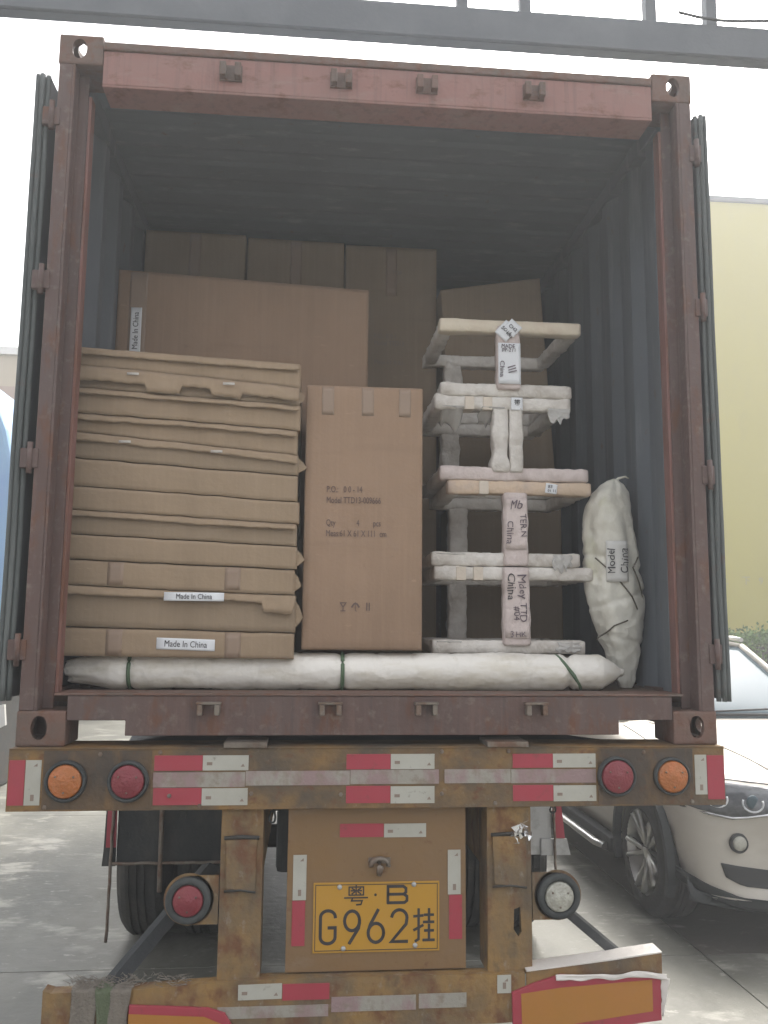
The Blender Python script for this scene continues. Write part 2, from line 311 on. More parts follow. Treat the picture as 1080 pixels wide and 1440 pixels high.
# hedge
hd = empty('hedge', (12, 12, 0), 'long clipped green hedge at the foot of the yellow wall', 'hedge')
MB().box(5.8, 30, 12.1, 13.2, 0, 1.35).build('stems', 'stem', hd)
lv = MB(); rnd = random.Random(3)
for i in range(26000):
    x = 5.8 + 14*rnd.random()**1.3; t = rnd.random()
    if t < .45: y = 12.05+rnd.gauss(0, .07); z = rnd.uniform(.1, 1.5)
    else: y = rnd.uniform(12.0, 13.2); z = 1.47+.16*nz(x*1.9, y*2)+rnd.gauss(0, .085)
    s_ = rnd.uniform(.03, .055); q = Vector((rnd.uniform(-1, 1), rnd.uniform(-1, 1), rnd.uniform(-1, 1))).normalized(); p = q.orthogonal().normalized()*s_; r_ = q.cross(p)*.55
    c = Vector((x, y, z)); lv.bm.faces.new([lv.bm.verts.new(c+p), lv.bm.verts.new(c+r_), lv.bm.verts.new(c-p), lv.bm.verts.new(c-r_)])
tag(lv.build('leaves', 'leaf', hd), kind='stuff')
# left: tarpaulin and white barrier
tp = empty('tarpaulin_cover', (-4.4, 7, 0), 'pale blue tarpaulin hung over a tall load left of the container door', 'tarpaulin')
tb = MB(); prof = [(-5.6, 5.0), (-4.3, 4.7), (-3.62, 4.2), (-3.42, 3.7), (-3.30, 3.2), (-3.27, 2.0), (-3.30, 1.05), (-5.6, 1.05)]
tb.prism(prof, 'y', 6.0, 8.6); o = tb.build('cover', 'tarp', tp, bevel=.05)
MB().box(-5.5, -3.4, 6.2, 8.4, 0.02, 1.05).build('load', 'steel_dark', tp)
wb = empty('white_barrier', (-3.6, 5, 0), 'white painted plank barrier on thin posts at the far left edge', 'barrier')
def plank(pts): 
    b = MB(); b.prism(pts, 'y', 4.98, 5.02); return b.build('plank', 'whitepaint', wb)
plank([(-4.6, .30), (-3.02, .74), (-2.90, .80), (-2.92, .98), (-3.02, .96), (-4.6, .6)])
plank([(-4.6, .02), (-2.98, .50), (-2.99, .72), (-4.6, .28)])
for x in (-3.03, -3.6, -4.3): MB().box(x-.015, x+.015, 5.03, 5.06, 0, .98).build('post', 'whitepaint', wb)
# overhead truss
tr = empty('roof_truss', (-.5, 1.2, 0), 'grey steel canopy truss crossing the sky above the container', 'truss')
MB().box(-4.6, 6.2, 1.12, 1.2, 4.83, 5.01, bev=.004).build('bottom_chord', 'galv', tr)
MB().box(-4.6, 6.2, 1.14, 1.205, 4.826, 4.842).build('chord_flange', 'galv', tr)
MB().box(-4.6, 6.2, 1.12, 1.2, 6.0, 6.12).build('top_chord', 'galv', tr)
for x in (-3.4, -2.3, -1.25, -.9, -.2, .51, .857, 1.56, 1.907, 2.6, 3.0, 3.9, 4.6, 5.3):
    MB().box(x-.03, x+.03, 1.13, 1.19, 5.01, 6.0, bev=.003).build('upright', 'galv', tr)
for x in (-4.5, 6.1): MB().box(x-.1, x+.1, 1.06, 1.26, 0, 6.2).build('column', 'galv', tr)
cb = MB(); cb.tube([(1.7+i*.12, 1.10, 5.055-.02*math.sin(i*.9)-.006*i) for i in range(14)], .008, 6); tag(cb.build('cable', 'rubber'), 'thin black cable running along the top of the canopy truss', 'cable')

# ------------------------------------------------------------------ container
Z0 = 1.30; ct = empty('shipping_container', (0, 0, Z0), 'rust red shipping container with its rear doors folded open, loaded with cartons', 'container')
def casting(sx, top, y0=0.0):
    xo = 1.219*sx; xi = 1.057*sx; z0 = 3.773 if top else 1.30
    b = MB(); b.box(min(xo, xi), max(xo, xi), y0, y0+.178, z0, z0+.118, bev=.008); o = b.build('corner_casting', 'cont_casting', ct)
    L = root_loc(ct)
    def cut(fn):
        c = MB(); fn(c); return c.build('cut', 'cont_casting')
    x0, x1 = min(xo, xi), max(xo, xi); xc = (x0+x1)/2; yc = y0+.089
    cs = [cut(lambda c: c.box(x0+.022, x1-.022, y0+.022, y0+.156, z0+.022, z0+.096))]
    def oval(c, axis, cx_, cy_, rx, ry, a0, a1): c.prism([(cx_+rx*math.cos(t*math.pi/12), cy_+ry*math.sin(t*math.pi/12)) for t in range(24)], axis, a0, a1)
    fx = xc+ .006*sx
    cs.append(cut(lambda c: oval(c, 'y', fx, z0+.062, .027, .040, y0-.02, y0+.03)))
    zt = (z0+.08, z0+.14) if top else (z0-.02, z0+.03)
    cs.append(cut(lambda c: oval(c, 'z', xc, yc, .032, .06, *zt)))
    cs.append(cut(lambda c: oval(c, 'x', yc, z0+.06, .04, .026, *((xo-.03, xo+.02) if sx > 0 else (xo-.02, xo+.03)))))
    boolean(o, cs); o.data.materials.clear(); o.data.materials.append(M['cont_casting']); o.name = 'corner_casting'
for sx in (-1, 1):
    for top in (0, 1): casting(sx, top)
    for top in (0, 1): casting(sx, top, 5.88)
ZR = 3.773
def sbox(sx, xa, xb, *a, **k): return (min(sx*xa, sx*xb), max(sx*xa, sx*xb))+a
for sx in (-1, 1):
    p = MB(); p.box(*sbox(sx, 1.165, 1.214, .002, .012, 1.418, ZR)); p.box(*sbox(sx, 1.205, 1.214, .013, .16, 1.418, ZR)); p.box(*sbox(sx, 1.155, 1.165, .002, .07, 1.418, ZR)); p.box(*sbox(sx, 1.12, 1.164, .071, .08, 1.418, ZR))
    p.build('corner_post', 'cont_red', ct, bevel=.003)
    p = MB(); p.box(*sbox(sx, 1.108, 1.119, .072, .125, 1.472, 3.69)); p.box(*sbox(sx, 1.120, 1.204, .118, .128, 1.47, 3.69))
    p.build('door_stop', 'post_rust', ct, bevel=.002)
# header
h = MB(); h.box(-1.056, 1.056, .004, .014, 3.70, 3.835); h.box(-1.056, 1.056, .004, .14, 3.69, 3.6995); h.box(-1.056, 1.056, .13, .14, 3.70, 3.835)
h.build('door_header', 'cont_header', ct, bevel=.003)
MB().box(-1.056, 1.056, -.004, .17, 3.836, 3.868, bev=.006).build('header_rail', 'cont_casting', ct)
for x in (-.584, -.168, .161, .58):
    k = MB()
    for s_ in (-1, 1): k.box(x+s_*.028-.012, x+s_*.028+.012, -.035, .003, 3.745, 3.80, bev=.004)
    k.box(x-.042, x+.042, -.003, .0035, 3.742, 3.804); k.build('cam_keeper', 'cont_casting', ct)
# sill
sl = MB(); sl.prism([(-1.056, 1.468), (-1.056, 1.386), (-.862, 1.386), (-.862, 1.335), (.858, 1.335), (.858, 1.386), (1.056, 1.386), (1.056, 1.468)], 'y', .004, .05)
sl.build('door_sill', 'cont_red', ct, bevel=.003)
MB().box(-1.10, 1.10, .0, .16, 1.469, 1.476, bev=.002).build('sill_plate', 'cont_casting', ct)
for x in (-.583, -.169, .164, .554):
    k = MB()
    k.box(x-.038, x-.020, -.030, .003, 1.405, 1.440, bev=.004); k.box(x+.020, x+.038, -.030, .003, 1.405, 1.440, bev=.004); k.box(x-.042, x+.042, -.026, .003, 1.441, 1.449, bev=.002)
    k.build('cam_keeper', 'steel_worn', ct)
# floor
for k in range(8):
    MB().box(-1.16+k*.29+.001, -1.16+(k+1)*.29-.001, .162, 5.9, 1.435, 1.460).build('floor_board', 'floor_ply', ct)
for k in range(18):
    y = .5+k*.31; MB().box(-1.165, 1.165, y, y+.045, 1.35, 1.434).build('cross_member', 'cont_red', ct)
for sx in (-1, 1):
    MB().box(*sbox(sx, 1.17, 1.215, .18, 5.88, 1.33, 1.47)).build('side_rail', 'cont_red', ct)
    MB().box(*sbox(sx, 1.155, 1.213, .18, 5.88, 3.78, 3.86)).build('top_rail', 'cont_grey', ct)
    # corrugated wall
    prof = []; y = .13; 
    while y < 5.85:
        prof += [(1.205, y), (1.205, y+.072), (1.169, y+.14), (1.169, y+.21)]; y += .278
    b = MB(); V = [[b.bm.verts.new((sx*x, yy, z)) for z in (1.465, 3.785)] for x, yy in prof]
    for i in range(len(V)-1): b.bm.faces.new([V[i][0], V[i+1][0], V[i+1][1], V[i][1]])
    b.build('side_wall', 'cont_grey', ct, solid=.003)
prof = []; y = .15
while y < 5.9:
    prof += [(3.86, y), (3.86, y+.09), (3.853, y+.12), (3.853, y+.24)]; y += .27
b = MB(); V = [[b.bm.verts.new((x, yy, z)) for x in (-1.16, 1.16)] for z, yy in prof]
for i in range(len(V)-1): b.bm.faces.new([V[i][0], V[i+1][0], V[i+1][1], V[i][1]])
b.build('roof', 'cont_grey', ct, solid=.003)
MB().box(-1.2, 1.2, 5.9, 5.95, 1.46, 3.84).build('front_wall', 'cont_red', ct)
# doors
for sx in (-1, 1):
    xa = 1.250 if sx < 0 else 1.236; tilt = .006 if sx < 0 else .0
    b = MB(); b.box(*sbox(sx, xa, xa+.045, .035, 1.19, 1.46, 3.735), bev=.003)
    d = b.build('door', 'cont_grey', ct)
    g = MB()
    for k, (xx, yy) in enumerate(((.000, .028), (.018, .020), (.036, .026))):
        pts = [(sx*(xa+xx+.004+.003*nz(z*2.3, k*5+sx)), yy-.006+.003*nz(z*3.1, k*9), z) for z in [1.45+i*.057 for i in range(41)]]
        g.tube(pts, .010, 6)
    g.box(*sbox(sx, xa+.0, xa+.044, .028, .034, 1.462, 3.73)); g.build('door_gasket', 'door_side', d)
    lr = MB()
    for y in (.35, .85): lr.tube([(sx*(xa-.012), y, 1.40), (sx*(xa-.012), y, 3.78)], .009, 8)
    lr.build('lock_rod', 'steel_worn', d)
    for z in (1.62, 2.28, 2.93, 3.56):
        hb = MB(); hb.box(*sbox(sx, 1.20, xa+.012, -.004, .034, z-.035, z+.035), bev=.004); hb.tube([(sx*(1.228), -.006, z-.055), (sx*(1.228), -.006, z+.055)], .010, 10)
        hb.build('hinge', 'cont_red', ct)

# ------------------------------------------------------------------ cargo
def face_fn(x0, x1, z0, z1, y0, bulge, seed):
    big = (z1-z0) > .5
    def f(x, z):
        u = min(1, max(0, (x-x0)/(x1-x0))); v = min(1, max(0, (z-z0)/(z1-z0)))
        e = math.sin(math.pi*u)**.5*math.sin(math.pi*v)**.5 if 0 < u < 1 and 0 < v < 1 else 0
        return y0 - bulge*e - e*(.012 if big else .005)*nz(x*3+seed, z*3, seed) + (e*.012*max(0, nz(x*5+seed*2, z*5, seed)-.28) if big else 0) - e*.0025*nz(x*14+seed, z*14, seed*2)
    return f
def carton_body(par, x0, x1, y0, y1, zl0, zl1, zr0=None, zr1=None, bulge=.004, seed=0, m='card', nx=18, nv=12, top_dx=0.0, name='box_body', lo=None, hi=None):
    zr0 = zl0 if zr0 is None else zr0; zr1 = zl1 if zr1 is None else zr1
    f = face_fn(x0, x1, min(zl0, zr0), max(zl1, zr1), y0, bulge, seed)
    b = MB(); r = .006
    def P(u, v, yy):
        x = x0+(x1-x0)*u + top_dx*v; za = zl0+(zr0-zl0)*u; zb = zl1+(zr1-zl1)*u
        if lo: za += lo(x)
        if hi: zb += hi(x)
        z = za+(zb-za)*v
        return x, z
    def front(u, v):
        x, z = P(u, v, 0); yy = f(x, z)
        if u in (0, 1) or v in (0, 1): yy = y0+.004
        return (x, yy, z)
    uu = [0, .012]+[(i)/nx for i in range(1, nx)]+[.988, 1]; vv = [0, .012]+[j/nv for j in range(1, nv)]+[.988, 1]
    V = [[b.bm.verts.new(front(u, v)) for v in vv] for u in uu]
    for i in range(len(uu)-1):
        for j in range(len(vv)-1):
            q = b.bm.faces.new([V[i][j], V[i+1][j], V[i+1][j+1], V[i][j+1]]); q.smooth = True
    ring = [V[i][0] for i in range(len(uu))]+[V[-1][j] for j in range(1, len(vv))]+[V[i][-1] for i in range(len(uu)-2, -1, -1)]+[V[0][j] for j in range(len(vv)-2, 0, -1)]
    back = [b.bm.verts.new((v.co.x, y1, v.co.z + .0)) for v in ring]
    n = len(ring)
    for i in range(n): b.bm.faces.new([ring[(i+1) % n], ring[i], back[i], back[(i+1) % n]])
    b.bm.faces.new(back[::-1])
    o = b.build(name, m, par)
    return o, f
def patch(par, name, f, x0, x1, z0, z1, m, off=.002, n=10, slope=0.0):
    b = MB(); b.grid(lambda u, v: ((x0+(x1-x0)*u), f(x0+(x1-x0)*u, z0+(z1-z0)*v+slope*(x0+(x1-x0)*u))-off, z0+(z1-z0)*v+slope*(x1-x0)*u), n, n)
    return b.build(name, m, par, solid=.0008)

# pallet and back roll hidden supports
pl = empty('wooden_pallet', (-.1, .9, 1.46), 'low wooden pallet under the cartons and table bases', 'pallet')
for k in range(6): MB().box(-1.14, .98, .48+k*.14, .60+k*.14, 1.56, 1.578, bev=.002).build('plank', 'wood', pl)
for x in (-1.1, -.1, .9): MB().box(x-.04, x+.04, .48, 1.28, 1.461, 1.5595).build('runner', 'wood', pl)

# flat cartons stack
LZ = [2.777, 2.706, 2.612, 2.514, 2.438, 2.339, 2.231, 2.138, 2.046, 1.95, 1.851, 1.698, 1.588]
RZ = [2.738, 2.639, 2.567, 2.467, 2.37, 2.288, 2.185, 2.096, 2.01, 1.922, 1.822, 1.679, 1.58]
flabels = ['topmost flat carton of the stack, its lid strip smooth and clean',
 'flat carton second from the top, with a torn front flap hanging down in the middle',
 'flat carton third from the top, under the one with the torn flap',
 'flat carton fourth from the top of the stack, with a pale lid strip',
 'flat carton fifth from the top, scuffed white near its right side',
 'flat carton sixth from the top, plain front without lid strip',
 'flat carton seventh from the top, with brown tape bands',
 'flat carton eighth from the top, with a long pale folded lid edge',
 'flat carton ninth from the top, plain with faint tape bands',
 'flat carton tenth from the top, sitting above the upper white label',
 'thick flat carton second from the bottom, white label on its folded lid',
 'bottom flat carton of the stack, with the lower white Made In China label']
# lid flap: (height, outward, [(u0,u1,extra drop)], wave)
FL = [(.030, .010, [], .3), (.055, .018, [(.32, .47, .030), (.60, .74, .022)], .7), (.022, .014, [], 1), (.024, .014, [], 1), (.030, .008, [], .8), None, None, (.022, .014, [], .5), None, None, (.030, .016, [(.86, 1.0, .035)], .9), None]
for i in range(12):
    rr = random.Random(40+i); dx = rr.uniform(-.006, .006)
    x0, x1 = -1.172+max(0, dx), -.300+dx*1.2; y0 = .28+rr.uniform(-.006, .008)
    def wave(j, x): return 0 if j in (0, 12) else .0035*nz(x*2.2, j*5.1)+.0026*nz(x*14, j*3.3)
    e = empty('flat_carton', (-.74, .6, LZ[i+1]), flabels[i], 'carton', 'flat cartons stacked on the left of the container')
    g = .0018
    o, f = carton_body(e, x0, x1, y0, .86, LZ[i+1]+g, LZ[i]-g, RZ[i+1]+g, RZ[i]-g, bulge=.0015, seed=i*3.3, m=('card', 'card_b', 'card')[i % 3], nx=40, nv=6, lo=lambda x: wave(i+1, x), hi=lambda x: wave(i, x))
    def zt(x): return LZ[i]+(RZ[i]-LZ[i])*(x-x0)/(x1-x0)+wave(i, x)
    if FL[i]:
        h_, out, nt_, wv = FL[i]
        def fl(u, v):
            x = x0+.004+(x1-x0-.008)*u; drop = h_*(1+.38*wv*nz(x*2.2+i*7, i*2.0)+.14*wv*nz(x*13, i*4.0)+.12*nz(x*40, i))
            for (a, b_, ex) in nt_:
                if a < u < b_: drop += ex
            yy = y0-.006-out*math.sin(min(1, v*1.15)*math.pi/2)*(1+.5*nz(x*5, i*3.0))-.005*nz(x*16, v*2, i)
            return (x, yy, zt(x)-.002-drop*v)
        mb = MB(); mb.grid(fl, 90, 4); mb.build('lid_flap', 'card', e, solid=.003)
    # tape bands and seams
    if i in (9, 11):
        for k, xc in enumerate((x0+.24, x0+.60)):
            xc += rr.uniform(-.06, .06); zc0, zc1 = zt(xc)-(LZ[i]-LZ[i+1])*.97+.006, zt(xc)-(.034 if FL[i] else .004)
            patch(e, 'packing_tape', f, xc-.03, xc+.03, zc0, zc1, 'tape_brown', .0006, 4)
    # crushed side flap at right
    if i in (1, 4, 8, 9, 10):
        zc = (RZ[i]+RZ[i+1])/2; hh = (RZ[i]-RZ[i+1])*.46; ox = rr.uniform(.018, .034)
        b = MB(); ev = [(x1-.006, zc+hh*.9), (x1+ox*.45, zc+hh*.5), (x1+ox, zc+hh*rr.uniform(-.3, .3)), (x1+ox*.6, zc-hh*.45), (x1-.006, zc-hh*.85)]
        b.prism(ev, 'y', y0+.010, y0+.016); b.build('side_flap', 'card', e)
    if i in (0, 1, 4):   # glare scuffs of clear tape
        for k in range(2):
            xs0 = x0+(.20, .56)[k]+rr.uniform(-.03, .03); zc = zt(xs0)-.022
            if i != 0:
                ff = lambda x, z: y0-.026 if FL[i][1] > .015 else y0-.016
                patch(e, 'clear_tape', ff, xs0, xs0+.045, zc-.006, zc+.004, 'tape_clear', .001, 2)
    if i == 10:
        lx0, lx1 = -.791, -.569; zc = 1.812
        fa = lambda x, z: y0-.026-(zt(x)-z)*.10
        patch(e, 'white_label', fa, lx0, lx1, 1.797, 1.829, 'paper', .002, 4)
        put_text('label_text', 'Made In China', .028, -.68, y0-.033, 1.813, 'ink', e, xs=.82)
    if i == 11:
        patch(e, 'white_label', f, -.816, -.600, 1.617, 1.660, 'paper', .002, 6, slope=-.03)
        put_text('label_text', 'Made In China', .034, -.708, y0, 1.635, 'ink', e, xs=.80, rot=R(1.8), surf=lambda x, z: f(x, z)-.0012)

# tall middle carton
e = empty('tall_carton', (-.03, .55, 1.615), 'tall upright brown carton with printed order text in the middle of the load', 'carton')
o, f = carton_body(e, -.276, .192, .32, .80, 1.617, 2.666, bulge=.008, seed=5, m='card_warm', nx=16, nv=24)
for xc in (-.19, -.03, .12): patch(e, 'packing_tape', f, xc-.024, xc+.024, 2.545, 2.66, 'tape_brown', .0015, 6)
for t, z, al in (('P.O.:   0 0 - 14', 2.243, 0), ('Model TTD13-009666', 2.200, 0), ('Meas:61 X 61 X 111  cm', 2.068, 0)):
    put_text('printed_text', t, .036, -.19, .31, z, 'ink_faint', e, xs=.66, align='LEFT', surf=f)
for t_, x_ in (('Qty', -.19), ('4', -.07), ('pcs', -.005)): put_text('printed_text', t_, .036, x_, .31, 2.110, 'ink_faint', e, xs=.66, align='LEFT', surf=f)
b = MB()   # handling marks: glass, umbrella, arrows
for k, xc in enumerate((-.118, -.070, -.020)):
    if k == 0: stroke(b, [(xc-.011, 1.798), (xc, 1.782), (xc+.011, 1.798), (xc-.011, 1.798)], .004, f(xc, 1.79)-.0018, .0006); stroke(b, [(xc, 1.782), (xc, 1.768)], .003, f(xc, 1.79)-.0017, .0006); stroke(b, [(xc-.009, 1.767), (xc+.009, 1.767)], .003, f(xc, 1.79)-.0019, .0006)
    if k == 1: stroke(b, [(xc-.014, 1.782), (xc-.007, 1.793), (xc, 1.797), (xc+.007, 1.793), (xc+.014, 1.782)], .006, f(xc, 1.79)-.0018, .0006); stroke(b, [(xc, 1.793), (xc, 1.768), (xc+.005, 1.766)], .002, f(xc, 1.79)-.0017, .0006)
    if k == 2:
        stroke(b, [(xc-.006, 1.770), (xc-.006, 1.798)], .004, f(xc, 1.79)-.0018, .0006); stroke(b, [(xc+.004, 1.770), (xc+.004, 1.798)], .004, f(xc, 1.79)-.0018, .0006)
b.build('handling_marks', 'ink_faint', e)

# big carton behind the stack
e = empty('wide_carton', (-.6, 1.1, 1.58), 'wide brown carton with rounded top corner standing behind the flat cartons', 'carton')
o, f = carton_body(e, -1.166, .006, .885, 1.32, 1.58, 3.352, 1.58, 3.302, bulge=.006, seed=9, m='card_warm', nx=20, nv=20)
patch(e, 'packing_tape', f, -1.11, -1.03, 2.9, 3.34, 'tape_brown', .0015, 8)
patch(e, 'white_label', f, -1.100, -1.050, 2.94, 3.167, 'paper', .003, 8)
put_text('label_text', 'Made In China', .036, -1.075, .86, 3.055, 'ink', e, xs=.85, rot=R(-90), surf=lambda x, z: f(x, z)-.002)
# three back cartons
for k, (xa, xb, za, zb, lab) in enumerate(((-1.147, -.624, 3.775, 3.770, 'leftmost of the three tall cartons at the back, its top just under the roof'),
                              (-.612, -.097, 3.763, 3.757, 'middle of the three tall cartons at the back, between two dark gaps'),
                              (-.088, .407, 3.753, 3.752, 'rightmost of the three tall cartons at the back, with faint print'))):
    e = empty('back_carton', ((xa+xb)/2, 1.6, 1.46), lab, 'carton', 'tall cartons at the back of the load')
    o, f = carton_body(e, xa, xb, 1.355+.01*k, 1.9, 1.462, za, 1.462, zb, bulge=.006, seed=20+k, m='card_b', nx=12, nv=24)
    if k == 2:
        for t, z, x in (('TOP', 3.60, .19), ('P.O.  0 0 1', 3.245, .13), ('Model TTD13', 3.205, .15), ('Meas 61 X 61', 3.10, .15)):
            put_text('printed_text', t, .035, x, 1.35, z, 'ink_faded', e, xs=.8, surf=f)
    patch(e, 'packing_tape', f, (xa+xb)/2-.03, (xa+xb)/2+.03, za-.28, za-.012, 'tape_brown', .0015, 5)
# right back leaning cartons
e = empty('leaning_carton', (.7, 1.4, 2.35), 'brown carton leaning askew behind the wrapped table bases', 'carton')
o, f = carton_body(e, .485, 1.02, 1.25, 1.65, 2.35, 3.470, 2.35, 3.56, bulge=.006, seed=31, m='card_b', top_dx=-.075, nx=12, nv=14)
for t, z in (('UP', 3.36),): put_text('printed_text', t, .03, .66, 1.24, z, 'ink_faded', e, surf=f)
e = empty('low_back_carton', (.8, 1.5, 1.46), 'dim upright carton low at the back beneath the leaning one', 'carton')
o, f = carton_body(e, .50, 1.06, 1.32, 1.8, 1.462, 2.345, bulge=.006, seed=33, m='card_b', nx=10, nv=12)
for t, x in (('China', .84),): put_text('printed_text', t, .05, x, 1.31, 2.12, 'marker', e, rot=R(90), surf=f)

# ------------------------------------------------------------------ wrapped table bases
def lump_bar(p0, p1, hw, hh, seed, amp=.004, n=14, puffs=()):
    """wrapped square bar from p0 to p1 with lumpy rounded section; hw,hh half sizes across / in height"""
    b = MB(); p0 = Vector(p0); p1 = Vector(p1); d = (p1-p0); L_ = d.length; d.normalize()
    upv = Vector((0, 0, 1)) if abs(d.z) < .7 else Vector((0, -1, 0)); a = d.cross(upv).normalized(); c = a.cross(d).normalized()
    sec = [(-1, -.8), (-1, 0), (-1, .8), (-.8, 1), (0, 1), (.8, 1), (1, .8), (1, 0), (1, -.8), (.8, -1), (0, -1), (-.8, -1)]
    nn = max(6, int(L_*110)); rings = []
    for i in range(nn+1):
        t = i/nn; k = 1.0
        for (pt, pw, ps) in puffs: k += ps*math.exp(-((t-pt)/pw)**2)
        if i in (0, nn): k *= .9
        rings.append([b.bm.verts.new(p0+d*L_*t + a*(s1*hw*k+amp*nz(t*L_*22+seed, s1*2, s2*2)) + c*(s2*hh*k+amp*nz(t*L_*22+seed+9, s1*2, s2*2)+amp*.6*nz(t*L_*75+seed, s1*4, s2*4))) for s1, s2 in sec])
    m_ = len(sec)
    for i in range(nn):
        for k in range(m_): q = b.bm.faces.new([rings[i][k], rings[i][(k+1) % m_], rings[i+1][(k+1) % m_], rings[i+1][k]]); q.smooth = True
    b.bm.faces.new(rings[0]); b.bm.faces.new(rings[-1]); bmesh.ops.recalc_face_normals(b.bm, faces=b.bm.faces)
    return b
# (x0,x1,top z of the top bar, bottom z of the bottom bar, post x range)
TB = [(.285, .905, 3.024, 2.684, .530, .632, .288, .858, 'topmost wrapped table base, a bare cream top bar over a labelled white post', ('foam_cream', 'foam_pink', 'foam')),
      (.262, .852, 2.682, 2.322, .515, .640, .285, .925, 'second wrapped table base from the top, with puffed plastic around its upper left end', ('foam', 'foam', 'foam_pink')),
      (.320, .935, 2.320, 1.960, .553, .655, .250, .880, 'third wrapped table base, peach taped top bar with a small white sticker', ('foam_peach', 'foam_pink', 'foam')),
      (.262, .935, 1.958, 1.600, .548, .660, .255, .895, 'lowest wrapped table base, with handwritten China on its pinkish post', ('foam', 'foam_pink', 'foam'))]
for i, (xa, xb, zt_, zb_, pa, pb, ba, bb, lab, mm) in enumerate(TB):
    e = empty('table_base', (.6, .75, zb_), lab, 'table base', 'wrapped table bases stacked on the right')
    hb = .0275; YF, YB = .5, 1.0; puf = [(.03, .05, .30), (.97, .03, .15)] if i == 1 else [(.1, .06, .10)]
    lump_bar((xa, YF, zt_-hb), (xb, YF, zt_-hb), .03, hb, i*7, puffs=puf, amp=.004 if i else .0012).build('top_bar', mm[0], e)
    lump_bar((ba, YF, zb_+hb+.001), (bb, YF, zb_+hb+.001), .03, hb, i*7+3, puffs=[(.06, .05, .12), (.95, .03, .08)]).build('bottom_bar', mm[2], e)
    lump_bar((xa, YB, zt_-hb), (xb-.02, YB, zt_-hb), .03, hb, i*7+1).build('top_bar', 'foam', e)
    lump_bar((ba, YB, zb_+hb+.001), (bb, YB, zb_+hb+.001), .03, hb, i*7+2).build('bottom_bar', 'foam', e)
    for x in (xa+.03, xb-.03): lump_bar((x, YF+.028, zt_-hb), (x, YB-.028, zt_-hb), .028, hb*.94, i*5+x, amp=.006).build('side_bar', 'foam', e)
    for x in (ba+.03, bb-.03): lump_bar((x, YF+.028, zb_+hb+.001), (x, YB-.028, zb_+hb+.001), .028, hb*.94, i*5+x, amp=.005).build('side_bar', 'foam', e)
    z_a, z_b = ((zb_+.03, zt_-.03), (zb_+2*hb-.02, zt_-2*hb+.004), (zb_+.002, zt_-2*hb+.004), (zb_+.035, zt_-.002))[i]
    if i == 1:
        lump_bar((pa+.030, YF-.006, z_a), (pa+.030, YF-.006, z_b), .031, .028, 4, amp=.006, puffs=[(.12, .12, .35), (.6, .1, .15)]).build('post', mm[1], e)
        lump_bar((pb-.028, YF-.012, z_a), (pb-.028, YF-.012, z_b+.02), .027, .026, 8, amp=.005, puffs=[(.5, .1, .15)]).build('post', mm[1], e)
    else:
        ex = .06 if i != 2 else .055
        lump_bar(((pa+pb)/2, YF-.024, z_a), ((pa+pb)/2, YF-.024, z_b), (pb-pa)/2, .024, i*11, amp=.005).build('post', mm[1], e)
    for x in ((pa-.10), ): lump_bar((x, YB, z_a), (x, YB, z_b), .045, .03, i*13, amp=.008).build('post', 'foam', e)
    if i in (1, 2, 3):   # torn stretch film hanging off the bars
        rs = random.Random(60+i)
        for k in range(2 if i > 1 else 3):
            xc_ = (xa+.03, xb-.10, xa+.20)[k] if i == 1 else (ba+.02, bb-.12)[k]; wd_ = rs.uniform(.07, .13); zt3 = (zt_-.045 if i == 1 else zb_+.05); ln_ = rs.uniform(.05, .11); sd_ = rs.uniform(0, 50)
            b = MB(); b.grid(lambda u, v: (xc_+wd_*u+.012*nz(v*3, u*3, sd_), YF-.036-.010*abs(nz(u*4, v*4, sd_))+.10*v*(k != 1), zt3-ln_*v*(.6+.8*abs(nz(u*3.5, sd_)))), 14, 10); b.build('stretch_film', 'film_clear', e, solid=.0006)
        for k in range(3):
            xt = rs.uniform(xa+.05, xb-.06); w2 = .02
            if pa-.04 < xt < pb+.03: continue
            b = MB(); b.box(xt, xt+w2*2, YF-.0345-.0011*k, YF+.034+.0011*k, zt_-2*hb-.002-.0003*k, zt_-.0012-.0003*k, bev=.002); b.build('tape_band', 'tape_clear2', e)
    def sheet(nm, x0, x1, z0, z1, m_, y=YF-.0535, rot=0, seed=0):
        cx_, cz_ = (x0+x1)/2, (z0+z1)/2; cr, sr = math.cos(rot), math.sin(rot)
        def g(u, v):
            a, b_ = (u-.5)*(x1-x0), (v-.5)*(z1-z0)
            return (cx_+a*cr-b_*sr, y+.002*nz(u*4+seed, v*4), cz_+a*sr+b_*cr)
        b = MB(); b.grid(g, 8, 8); return b.build(nm, m_, e, solid=.001)
    yt = YF-.0575
    if i == 0:
        sheet('paper_label', .535, .60, 2.93, 3.005, 'paper', YF-.056, R(-42)); sheet('paper_label', .565, .625, 2.95, 3.01, 'paper', YF-.059, R(-42))
        put_text('handwriting', 'SO14', .022, .568, YF-.0605, 2.967, 'ink', e, rot=R(42)); put_text('handwriting', 'CH2', .022, .596, YF-.063, 2.98, 'ink', e, rot=R(42)); put_text('handwriting', '0041', .016, .58, YF-.0605, 2.948, 'ink', e, rot=R(42))
        sheet('paper_wrap', .533, .630, 2.735, 2.915, 'paper', seed=3)
        for t, z, x in (('MADE', 2.90, .575), ('PP-211', 2.882, .58)): put_text('handwriting', t, .024, x, yt, z, 'marker', e, xs=.9)
        put_text('handwriting', 'China', .03, .548, yt, 2.80, 'marker', e, rot=R(90)); put_text('handwriting', 'III', .05, .59, yt, 2.80, 'marker', e, rot=R(80))
    if i == 1:
        sheet('paper_label', .590, .640, 2.625, 2.680, 'paper', YF-.040); put_text('handwriting', '带', .03, .615, YF-.043, 2.655, 'ink', e)
